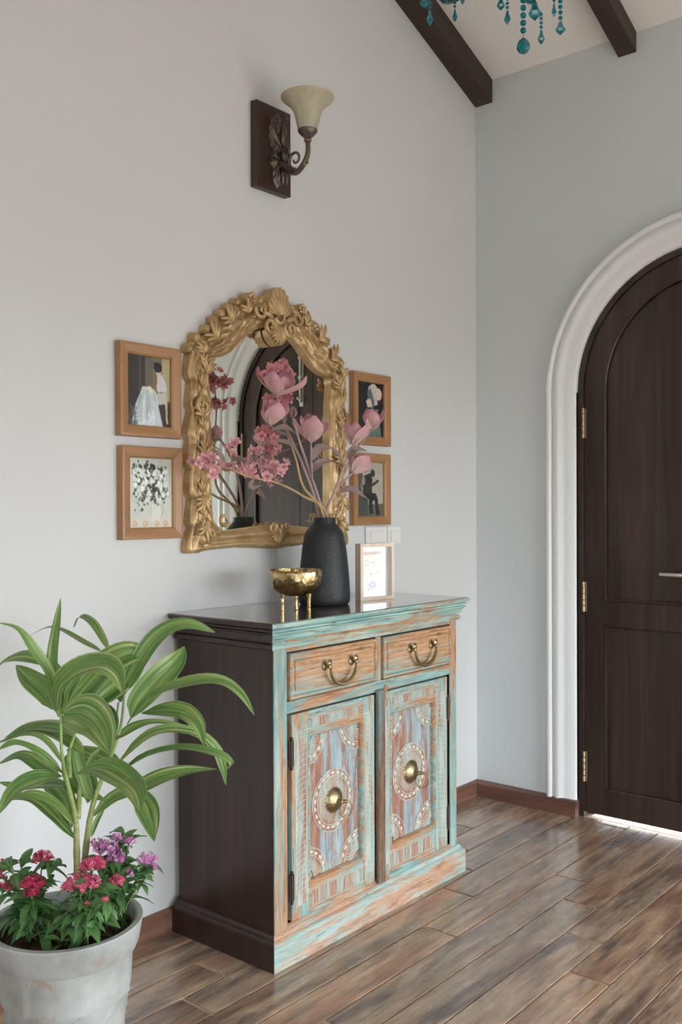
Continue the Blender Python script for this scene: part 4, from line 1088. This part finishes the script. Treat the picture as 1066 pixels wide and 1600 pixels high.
# tall magnolia at the back left
s = stem_thing('magnolia_stem', 'tall magnolia stem with two large blooms reaching highest before the mirror', [off(-.012, .010), Z1(580, 900, Y0+.03), Z1(520, 760, Y0+.03), Z1(470, 640, Y0+.01), Z1(455, 570, Y0)], .005, 'twig')
magnolia(s, Z1(452, 560, Y0-.01), (-.05, -.3, .95), .078, .95, 7, 14)
b = MB(); b.tube(catmull([Z1(505, 740, Y0+.03), Z1(455, 720, Y0-.01), Z1(420, 695, Y0-.03)], 8), .0034, 6); b.build('side_twig', 'twig', s, True)
magnolia(s, Z1(422, 692, Y0-.03), (.0, -.25, 1), .072, .60, 6, 17)
dleaf(s, [Z1(505, 720, Y0+.02), Z1(488, 680, Y0-.0), Z1(495, 630, Y0-.01)], .010)

# blossom sprays: small five-petalled flowers with long filaments
def blossom_mesh(mat, seed):
    r = random.Random(seed); b = MB()
    for k in range(5):
        a = 2*PI*k/5+r.uniform(-.2, .2); out = Vector((math.cos(a), math.sin(a), 0)); pts = []; wd = []
        for i in range(6):
            t = i/5; pts.append(out*(.001+.0115*t)+Vector((0, 0, .0055*math.sin(PI*.6*t)+r.uniform(-.0008, .0008)))); wd.append(.0050*max(.05, math.sin(PI*(.06+.86*t))**.8))
        ribbon(b, pts, wd, Vector((0, 0, 1)), .25, 3)
    nuv = len(b.v)
    for k in range(7):
        a = 2*PI*k/7+r.random(); q = .6*r.random()+.25
        b.tube([(0, 0, .001), (.004*math.cos(a)*q, .004*math.sin(a)*q, .006), (.010*math.cos(a)*q, .010*math.sin(a)*q, .011+.003*r.random())], [.0005, .0004, .0006], 3)
    b.uv += [(.5, .9)]*(len(b.v)-nuv)
    me = bpy.data.meshes.new('blossom'); me.from_pydata(b.v, [], b.f); me.materials.append(MT[mat])
    me.polygons.foreach_set('use_smooth', [True]*len(me.polygons)); ul = me.uv_layers.new(name='UVMap')
    for lp in me.loops: ul.data[lp.index].uv = b.uv[lp.vertex_index]
    return me
BL = [blossom_mesh('blossom', k) for k in range(3)]; BD = [blossom_mesh('blossom_deep', k+5) for k in range(3)]
def put_blossom(par, p, sz, meshes, rr):
    d = Vector((rr.uniform(-1, .6), rr.uniform(-1, .15), rr.uniform(-.3, .9))).normalized()
    q = d.to_track_quat('Z', 'Y').to_matrix().to_4x4() @ Matrix.Rotation(rr.random()*6, 4, 'Z') @ Matrix.Scale(sz, 4)
    q.translation = p-par.location
    inst('blossom', rr.choice(meshes), par, q)
rr = random.Random(21)
YL = VY-.01
def Zc(a, c, lo=.0): return Z1(a, c, YL+lo+(.06 if False else 0)*0)
s = stem_thing('blossom_branch', 'low branch of bright pink blossoms reaching left across the mirror frame', [off(.006, -.008), Z1(570, 1020, YL), Z1(450, 960, YL+.005), Z1(330, 935, YL+.02), Z1(200, 885, YL+.04), Z1(85, 862, YL+.06)], .0042, 'twig_gold')
for (a, c) in ((85, 865), (110, 850), (60, 870), (155, 838), (140, 862), (165, 905), (185, 880), (150, 925), (240, 800), (225, 780), (245, 835), (240, 890), (265, 905), (300, 925), (285, 890), (320, 810), (310, 845), (355, 830), (370, 815), (395, 860), (350, 880), (330, 905), (425, 815), (445, 800), (420, 895), (400, 905), (440, 885), (478, 885), (490, 870), (430, 955), (445, 965), (405, 930), (465, 915), (360, 920), (260, 780), (205, 905)):
    t = (560-a)/500; put_blossom(s, Z1(a, c, YL+.055*t+rr.uniform(-.03, .02)), rr.uniform(1.3, 1.7), BL, rr)
for pts in ([(330, 935), (320, 870), (318, 815)], [(450, 960), (440, 880), (430, 810)], [(250, 905), (240, 850), (238, 790)], [(420, 950), (450, 920), (480, 885)]):
    b = MB(); b.tube(catmull([Z1(a, c, YL+.055*(560-a)/500) for a, c in pts], 8), .0018, 5); b.build('side_twig', 'twig_gold', s, True)
for pts, w in (([(350, 940), (330, 970), (345, 985), (400, 965)], .008), ([(420, 900), (385, 860), (390, 830)], .011), ([(215, 880), (190, 830), (160, 800)], .009)):
    dleaf(s, [Z1(a, c, YL+.055*(560-a)/500-.015) for a, c in pts], w)
s = stem_thing('blossom_branch', 'tall ochre stem of rose blossom clusters behind the large magnolias', [off(-.014, -.012), Z1(575, 980, Y0-.01), Z1(540, 850, Y0), Z1(500, 730, Y0+.02), Z1(488, 600, Y0+.03), Z1(480, 470, Y0+.03)], .0042, 'twig_gold')
for (a, c, n, sp) in ((470, 440, 16, 34), (505, 470, 10, 24), (430, 445, 9, 24), (500, 560, 9, 26), (470, 575, 6, 20), (385, 725, 9, 24), (430, 745, 8, 22), (430, 800, 7, 22), (415, 590, 7, 22), (400, 480, 6, 18)):
    for _ in range(n): put_blossom(s, Z1(a+rr.gauss(0, sp*.5), c+rr.gauss(0, sp*.5), Y0+.03+rr.uniform(-.035, .03)), rr.uniform(1.15, 1.5), BD, rr)
for pts in ([(520, 790), (470, 760), (430, 745)], [(500, 730), (440, 730), (385, 725)], [(486, 560), (450, 500), (430, 450)]):
    b = MB(); b.tube(catmull([Z1(a, c, Y0+.025) for a, c in pts], 8), .0018, 5); b.build('side_twig', 'twig_gold', s, True)

# ------------------------------------------------------------------ plant pot
def pot_mat():
    m, nt, bs = nmat('weathered grey pot')
    v = mapping(nt, (1, 1, 1)); n = noise(nt, v, 9, 5, .6); st = noise(nt, v, 14, 6, .7)
    c = ramp(nt, n, [(.3, (.27, .265, .24)), (.5, (.37, .37, .345)), (.7, (.46, .46, .44))])
    c = mix(nt, ramp(nt, st, [(.57, (0, 0, 0)), (.68, (.8, .8, .8))]), c, (.36, .22, .13))
    nt.links.new(c, bs.inputs['Base Color']); bs.inputs['Roughness'].default_value = .6; setbump(nt, bs, noise(nt, v, 60, 4), .15, .003)
    return m
MT['pot'] = pot_mat()
PC = PD(103, 1440, 2.10); PX, PYY, RZ = PC.x, PC.y, .345
pot = thing('plant_pot', (PX, PYY, 0), 'weathered grey plant pot with twisted ribs left of the sideboard', 'plant pot')
b = MB(); rows = []; n = 144
pp = [(.0, .002), (.105, .002), (.112, .008), (.118, .05), (.126, .13), (.134, .21), (.142, .280), (.146, .284), (.153, .287), (.158, .300), (.164, .332), (.1665, .345), (.165, .3485), (.155, .3495), (.150, .347), (.148, .335), (.144, .29), (.142, .20)]
pq = []
for i in range(len(pp)-1):
    nn = 18 if (pp[i+1][1]-pp[i][1]) > .04 else 1
    for j in range(nn): t = j/nn; pq.append((pp[i][0]+(pp[i+1][0]-pp[i][0])*t, pp[i][1]+(pp[i+1][1]-pp[i][1])*t))
pq.append(pp[-1])
for r, z in pq:
    row = []
    for k in range(n+1):
        a = 2*PI*k/n; f_ = 1.0
        if .01 < z < .275:
            q = (7*a/(2*PI)-z*15) % 1.0; f_ = 1+.060*(q if q < .90 else (1-q)*9)-.03
        row.append((PX+r*f_*math.cos(a), PYY+r*f_*math.sin(a), z))
    rows.append(row)
b.grid(rows); b.build('pot_body', 'pot', pot, True, 22)
m, nt, bs = nmat('red-brown soil'); v = mapping(nt, (1, 1, 1)); n1 = noise(nt, v, 70, 5, .7)
nt.links.new(ramp(nt, n1, [(.35, (.02, .011, .008)), (.55, (.10, .04, .022)), (.7, (.20, .085, .05))]), bs.inputs['Base Color']); bs.inputs['Roughness'].default_value = .95
MT['soil'] = m
b = MB(); rows = []; r_ = random.Random(4)
for j in range(14):
    rad = .1445*j/13; rows.append([(PX+rad*math.cos(2*PI*k/40), PYY+rad*math.sin(2*PI*k/40), .305+.012*r_.random()+.01*math.sin(j+k*.7)) for k in range(40)]+[])
    rows[-1].append(rows[-1][0])
b.grid(rows); so = b.build('soil', 'soil', pot, True); so['kind'] = 'stuff'

# ------------------------------------------------------------------ tall striped-leaf plant
ti = thing('striped_leaf_plant', (PX, PYY, .305), 'tall green and yellow striped strap-leaf plant in the grey pot', 'plant')
Z2 = lambda a, c, D: PD(a/2.538, 900+c/2.538, D)
DB = 2.12
def cane(pts, rad):
    path = catmull(pts, 24); b = MB()
    b.tube(path, [rad*(1.05-.72*i/23)*(1+.10*(i % 3 == 0)) for i in range(24)], 9); b.build('cane', 'ti_stem', ti, True); return path
cane([Z2(306, 1200, DB), Z2(303, 1050, DB), Z2(298, 950, DB), Z2(265, 810, DB-.01), Z2(245, 700, DB-.02), Z2(240, 540, DB-.02)], .0074)
cane([Z2(330, 1200, DB+.03), Z2(345, 1040, DB+.03), Z2(365, 920, DB+.03), Z2(390, 840, DB+.03), Z2(440, 715, DB+.04), Z2(480, 590, DB+.05), Z2(492, 470, DB+.06)], .0074)
cane([Z2(275, 800, DB), Z2(275, 700, DB+.03), Z2(300, 620, DB+.05)], .006)
cane([Z2(310, 960, DB), Z2(330, 800, DB+.05), Z2(440, 690, DB+.08), Z2(470, 500, DB+.10)], .006)
LV = [  # points on the enlarged crop, half-width there, depth at base and tip, normal hint (camera, up)
 ([(222, 425), (210, 330), (222, 220), (241, 88)], 19, -.02, -.03, (.9, .1)),
 ([(218, 535), (200, 400), (130, 290), (70, 212), (-10, 185)], 20, -.02, -.12, (.6, .8)),
 ([(265, 388), (170, 340), (90, 322), (30, 335), (-8, 360)], 26, .0, .08, (.5, .9)),
 ([(212, 530), (180, 460), (120, 410), (62, 355)], 40, -.01, .10, (.7, .6)),
 ([(410, 305), (340, 268), (250, 218), (185, 206), (108, 242)], 15, .06, .22, (.3, 1)),
 ([(435, 300), (398, 230), (362, 182), (318, 162), (292, 204)], 16, .06, .20, (.4, 1)),
 ([(485, 480), (530, 380), (600, 268), (680, 205), (760, 192), (852, 224)], 33, .06, .10, (.7, .7)),
 ([(222, 535), (236, 440), (310, 375), (400, 352), (462, 385), (490, 472)], 46, -.02, -.16, (.8, .6)),
 ([(258, 530), (330, 455), (430, 350), (520, 305), (595, 312)], 55, -.01, .10, (.8, .5)),
 ([(350, 520), (440, 450), (520, 380), (585, 300)], 44, .02, .12, (.9, .4)),
 ([(520, 560), (555, 490), (630, 405), (700, 335), (731, 278)], 46, .06, .16, (.95, .2)),
 ([(505, 590), (580, 490), (680, 440), (800, 414), (890, 422), (960, 472), (1010, 552)], 25, .05, -.02, (.5, .9)),
 ([(560, 545), (650, 533), (730, 545), (785, 590), (811, 672)], 34, .05, -.06, (.6, .8)),
 ([(448, 655), (530, 602), (620, 580), (742, 596)], 21, .03, .14, (.3, 1)),
 ([(465, 745), (560, 652), (650, 612), (770, 622), (850, 680), (885, 760), (897, 828)], 24, .03, .10, (.4, .9)),
 ([(478, 775), (580, 712), (700, 684), (800, 690), (880, 715), (917, 748), (898, 768)], 22, .03, .05, (.4, .9)),
 ([(370, 950), (450, 880), (560, 835), (650, 795), (750, 772), (860, 765)], 29, .03, .02, (.7, .7)),
 ([(252, 545), (330, 545), (395, 600), (437, 705)], 66, -.02, -.20, (.8, .5)),
 ([(390, 510), (440, 560), (456, 642)], 26, .03, -.02, (.9, .3)),
 ([(300, 782), (400, 765), (490, 812), (540, 860), (557, 935)], 48, -.01, -.22, (.6, .8)),
 ([(520, 850), (575, 900), (600, 970), (612, 1052)], 38, .03, -.06, (.9, .3)),
 ([(245, 792), (150, 805), (60, 850), (-8, 945)], 33, -.01, -.16, (.6, .8)),
 ([(255, 755), (180, 655), (100, 632), (-10, 662)], 20, -.01, -.05, (.4, .9)),
 ([(250, 785), (150, 700), (60, 665), (-10, 690)], 21, -.01, -.10, (.4, .9)),
 ([(335, 705), (250, 640), (150, 605), (38, 632)], 30, .02, .16, (.5, .8)),
 ([(305, 992), (210, 900), (110, 872), (-10, 905)], 24, .0, -.04, (.4, .9)),
 ([(296, 1040), (210, 945), (130, 885), (20, 890)], 22, .0, .08, (.4, .9)),
 ([(280, 1000), (262, 900), (220, 840), (160, 815)], 38, .0, .12, (.8, .5)),
 ([(480, 775), (420, 735), (330, 705), (265, 690)], 36, .03, .12, (.7, .7)),
 ([(240, 800), (160, 755), (85, 715), (-10, 745)], 26, -.01, .05, (.4, .9)),
 ([(372, 885), (345, 840), (305, 690), (300, 650)], 20, .02, .06, (.9, .3)),
 ([(420, 890), (300, 830), (270, 740), (290, 700)], 24, .02, .16, (.9, .3)),
 ([(362, 1035), (385, 970), (418, 915)], 9, .03, .05, (.9, .3)),
 ([(345, 755), (370, 715), (402, 682)], 9, .03, .05, (.9, .3)),
 ([(236, 560), (250, 470), (290, 400), (350, 360)], 34, -.01, .05, (.9, .3)),
 ([(300, 640), (230, 600), (120, 600), (20, 640)], 26, .05, .14, (.4, .9)),
 ([(260, 830), (180, 830), (90, 840), (-10, 815)], 24, .0, .12, (.5, .8)),
 ([(480, 500), (470, 420), (440, 350), (395, 300)], 30, .06, .16, (.9, .3)),
 ([(350, 900), (360, 830), (330, 760), (290, 720)], 30, .03, .14, (.9, .3)),
]
tocam = -FW
for k, (pts, hw, d0, d1, (ca, up_)) in enumerate(LV):
    n = 18; m_ = len(pts)
    wp = [Z2(a, c, DB+d0+(d1-d0)*(i/(m_-1))) for i, (a, c) in enumerate(pts)]
    path = catmull(wp, n)
    nr = (tocam*ca+Vector((0, 0, 1))*up_+Vector((.15*math.sin(k*2.1), .15*math.cos(k*1.7), 0))).normalized()
    W = hw/2.538*DB/F_PX*1.22
    wd = [W*max(.05, (math.sin(PI*min(1, (.10+.90*(i/(n-1)))))**.8)*(1 if i/(n-1) > .12 else .35+.65*i/(n-1)/.12)) for i in range(n)]
    wd[-1] = W*.03
    b = MB(); ribbon(b, path, wd, nr, .30, 7, W*.10, k); b.build('leaf', 'ti_leaf', ti, True)

# ------------------------------------------------------------------ small flowering plants in the pot
MT['pent_red'] = plain('crimson floret', (.55, .03, .10), .55)
MT['pent_pink'] = plain('hot pink floret', (.72, .10, .20), .55)
MT['pent_violet'] = plain('violet pink floret', (.62, .20, .48), .55)
def small_leaf_mesh(L, W, seed):
    r = random.Random(seed); b = MB(); path = []; wd = []
    for i in range(8):
        t = i/7; path.append(Vector((L*t, 0, .10*L*math.sin(PI*t)-.22*L*t*t))); wd.append(W*max(.04, math.sin(PI*(.04+.95*t)**.9)))
    ribbon(b, path, wd, Vector((0, 0, 1)), .3, 5, .08*W, seed)
    me = bpy.data.meshes.new('leaf'); me.from_pydata(b.v, [], b.f); me.materials.append(MT['p_leaf']); me.polygons.foreach_set('use_smooth', [True]*len(me.polygons))
    ul = me.uv_layers.new(name='UVMap')
    for lp in me.loops: ul.data[lp.index].uv = b.uv[lp.vertex_index]
    return me
SL_ = [small_leaf_mesh(.060, .0110, 1), small_leaf_mesh(.050, .0088, 2), small_leaf_mesh(.066, .0128, 3)]
Z3 = lambda a, c, D: PD(a/3.553, 1250+c/3.553, D)
def floret_head(par, c, R, mat, n, seed, tube_=.012, up=Vector((0, -.2, 1))):
    r = random.Random(seed); b = MB(); up = up.normalized()
    for k in range(n):
        d = Vector((r.gauss(0, 1), r.gauss(0, 1), r.gauss(0, .6)+.5)).normalized(); p0 = c-up*R*.7; p = c+Vector((d.x*R, d.y*R, d.z*R*.75))
        q = p-p0; q.normalize(); b.tube([p0.lerp(p, .45), p], [.0008, .0011], 4, False)
        a = q.cross(Vector((.3, .5, .2))).normalized(); e = q.cross(a); s0 = .0066*r.uniform(.75, 1.25)
        for j in range(5):
            t = 2*PI*j/5+k; o1 = a*math.cos(t)+e*math.sin(t); o2 = a*math.cos(t+.45)+e*math.sin(t+.45); o3 = a*math.cos(t-.45)+e*math.sin(t-.45)
            b.add([p, p+o3*s0*.42+q*.001, p+o1*s0+q*.0025, p+o2*s0*.42+q*.001], [(0, 1, 2, 3)])
    return b.build('flower_head', mat, par)
def penta(label, base, heads, mat, nleaf, spread, seed, lo=.0):
    root = thing('flowering_plant', tuple(base), label, 'flowering plant', 'flowering plants in the grey pot')
    r = random.Random(seed)
    for k, (p, R, n) in enumerate(heads):
        path = catmull([base+Vector((r.uniform(-.02, .02), r.uniform(-.02, .02), 0)), base.lerp(p, .5)+Vector((0, 0, .015)), p-Vector((0, 0, R*.6))], 10)
        b = MB(); b.tube(path, .0018, 5); b.build('stem', 'p_stem', root, True)
        if n: floret_head(root, p, R*1.35, mat, n, seed*10+k)
        for i in range(3, 10, 1):
            for s in (0, 1):
                az = r.random()*2*PI; el = r.uniform(-.5, .7)
                d = Vector((math.cos(az)*math.cos(el), math.sin(az)*math.cos(el), math.sin(el)))
                q = d.to_track_quat('X', 'Z').to_matrix().to_4x4() @ Matrix.Rotation(r.uniform(-.5, .5), 4, 'X') @ Matrix.Scale(r.uniform(.55, 1.0), 4)
                tip = path[i]+d*.05
                if math.hypot(tip.x-PX, tip.y-PYY) > .138 and tip.z < .375: continue
                q.translation = path[i]-base
                inst('leaf', r.choice(SL_), root, q)
    for i in range(nleaf):
        az = r.random()*2*PI; rad = abs(r.gauss(0, spread*.6)); z = r.uniform(.02, .085)
        p = Vector((rad*math.cos(az), rad*math.sin(az), z)); el = r.uniform(-.7, .5)
        d = Vector((math.cos(az)*math.cos(el), math.sin(az)*math.cos(el), math.sin(el)))
        q = d.to_track_quat('X', 'Z').to_matrix().to_4x4() @ Matrix.Rotation(r.uniform(-.6, .6), 4, 'X') @ Matrix.Scale(r.uniform(.6, 1.05), 4); q.translation = p
        tip = base+p+d*.05
        if math.hypot(tip.x-PX, tip.y-PYY) > .138 and tip.z < .375: q.translation = p+Vector((0, 0, .385-tip.z)) if math.hypot(base.x+p.x-PX, base.y+p.y-PYY) < .13 else Vector((0, 0, .06))
        inst('leaf', r.choice(SL_), root, q)
pb_ = lambda a, c, D: (lambda p: Vector((p.x, p.y, .312)))(Z3(a, c, D))
D0 = 2.10
penta('crimson flowered bushy plant on the left side of the grey pot', pb_(190, 640, 2.06),
      [(Z3(182, 470, 2.00), .017, 60), (Z3(175, 520, 1.99), .010, 22), (Z3(235, 325, 2.08), .016, 40), (Z3(5, 380, 2.08), .017, 40), (Z3(28, 480, 2.02), .010, 18), (Z3(110, 330, 2.12), .004, 0), (Z3(300, 330, 2.10), .004, 0), (Z3(60, 370, 2.04), .004, 0)], 'pent_red', 46, .075, 3)
penta('hot pink flowered leafy plant in the middle of the grey pot', pb_(470, 640, 2.03),
      [(Z3(515, 365, 2.02), .018, 60), (Z3(440, 465, 1.97), .019, 55), (Z3(505, 455, 1.97), .013, 34), (Z3(645, 450, 2.02), .011, 24), (Z3(484, 580, 1.94), .004, 6), (Z3(585, 550, 1.94), .004, 6), (Z3(380, 480, 1.98), .010, 16)], 'pent_pink', 56, .07, 5)
penta('violet flowered taller plant on the right side of the grey pot', pb_(640, 600, 2.12),
      [(Z3(590, 275, 2.12), .019, 44), (Z3(545, 245, 2.13), .012, 22), (Z3(645, 320, 2.10), .013, 24), (Z3(645, 215, 2.14), .010, 18), (Z3(715, 235, 2.14), .011, 20), (Z3(815, 335, 2.10), .016, 34), (Z3(850, 375, 2.09), .008, 12), (Z3(705, 405, 2.08), .008, 14), (Z3(690, 180, 2.15), .003, 0)], 'pent_violet', 16, .06, 9)

# ------------------------------------------------------------------ crystal chandelier (only its lowest drops hang into the picture)
HUB = PD(785, 40, 2.12); hx, hy = HUB.x, HUB.y
ch = thing('chandelier', (hx, hy, 2.36), 'teal crystal chandelier with hanging glass drops below the ceiling', 'chandelier')
zt = zc(hx)
b = MB(); b.lathe([(0, 2.42), (.02, 2.425), (.045, 2.45), (.05, 2.48), (.03, 2.50), (.018, 2.53), (.03, 2.56), (.045, 2.60), (.025, 2.66), (.016, 2.72), (.03, 2.78), (.02, 2.84), (.006, 2.88), (0, 2.88)], (hx, hy, 0), 24); b.build('column', 'tealglass', ch, True)
b = MB()
zz = 2.86; k = 0
while zz < zt-.03:
    ring = [Vector((hx, hy, zz+.018))+Vector(((.010*math.cos(a)) if k % 2 else 0, 0 if k % 2 else .010*math.cos(a), .020*math.sin(a))) for a in [2*PI*i/12 for i in range(13)]]
    b.tube(ring, .0022, 5, False); zz += .032; k += 1
b.build('chain', 'darkmetal', ch, True)
b = MB(); b.lathe([(0, zt-.05), (.03, zt-.045), (.05, zt-.02), (.055, zt+.03), (0, zt+.03)], (hx, hy, 0), 24); b.build('ceiling_rose', 'darkmetal', ch, True)
def drop_mesh(b, p, L, W):                                    # faceted pendant, top at p
    x, y, z = p; n = 6
    prof = [(0, 0), (W*.35, -.10*L), (W*.5, -.30*L), (W, -.60*L), (W*.75, -.78*L), (0, -L)]
    b.lathe([(r, h) for r, h in prof], p, n)
def strand(p, n, r, L, W):
    b = MB(); q = Vector(p)
    for i in range(n):
        b.lathe([(0, 0), (r*.8, -.25*r*2), (r, -.5*r*2), (r*.8, -.75*r*2), (0, -2*r)], q, 8); q = q-Vector((0, 0, 2*r*1.12))
    o = b.build('bead_strand', 'teal', ch) if n else None
    b = MB(); drop_mesh(b, q, L, W); b.build('crystal_drop', 'teal', ch)
    b = MB(); b.tube([q+Vector((0, 0, .004)), q-Vector((0, 0, .002))], .0008, 5); b.build('hook', 'darkmetal', ch)
for k in range(6):
    th = math.radians((-27, 27, 88, -88, 145, -145)[k]); d = dep*math.cos(th)+lat*math.sin(th); R = .225
    c = Vector((hx, hy, 0))+d*R
    b = MB(); b.tube(catmull([Vector((hx, hy, 2.50))+d*.03, Vector((hx, hy, 2.47))+d*.10, Vector((hx, hy, 2.462))+d*.17, Vector((c.x, c.y, 2.478)), Vector((c.x, c.y, 2.50))], 16), .0075, 8); arm = b.build('arm', 'tealglass', ch, True)
    b = MB(); b.lathe([(0, 2.472), (.010, 2.474), (.018, 2.486), (.036, 2.497), (.038, 2.501), (.020, 2.495), (0, 2.49)], (c.x, c.y, 0), 24, wob=lambda a, z: 1+.05*math.cos(12*a)); b.build('drip_dish', 'tealglass', arm, True)
    b = MB(); b.lathe([(0, 2.494), (.010, 2.496), (.011, 2.57), (.009, 2.572), (.012, 2.59), (.008, 2.615), (0, 2.64)], (c.x, c.y, 0), 14); b.build('candle_lamp', 'plastic', arm, True)
def hang(px, ptop, pbot, D, n, r, L, W):                      # n beads then a drop of length L ending at pixel pbot
    bot = PD(px, pbot, D); strand(bot+Vector((0, 0, L+n*2*r*1.12)), n, r, L, W)
hang(672, 0, 41, 2.30, 4, .0045, .040, .0075); hang(711, 0, 35, 2.33, 3, .004, .034, .0065)
hang(663, 0, 12, 2.29, 2, .004, .030, .012); hang(793, 0, 39, 2.28, 3, .0045, .036, .008); hang(783, 0, 17, 2.30, 2, .004, .034, .010)
hang(846, 0, 70, 2.25, 4, .0045, .036, .0085); hang(876, 0, 55, 2.31, 5, .006, .034, .0125); hang(836, 0, 33, 2.32, 2, .005, .050, .016)
hang(866, 0, 27, 2.34, 2, .004, .036, .006); hang(723, 0, 8, 2.36, 2, .004, .034, .006)
bc_ = PD(818, 73, 2.22); b = MB(); b.lathe([(0, .0205), (.004, .019), (.011, .013), (.0155, .004), (.0155, -.004), (.011, -.012), (.004, -.0165), (0, -.017)], bc_, 12); b.build('crystal_ball', 'teal', ch)
b = MB(); q = bc_+Vector((0, 0, .030))
for i in range(7): b.lathe([(0, 0), (.006, .003), (.0075, .0075), (.006, .012), (0, .015)], q, 8); q = q+Vector((0, 0, .0175))
b.build('bead_strand', 'teal', ch)
b = MB(); b.tube([bc_+Vector((0, 0, .019)), bc_+Vector((0, 0, .032))], .0008, 5); b.build('hook', 'darkmetal', ch)
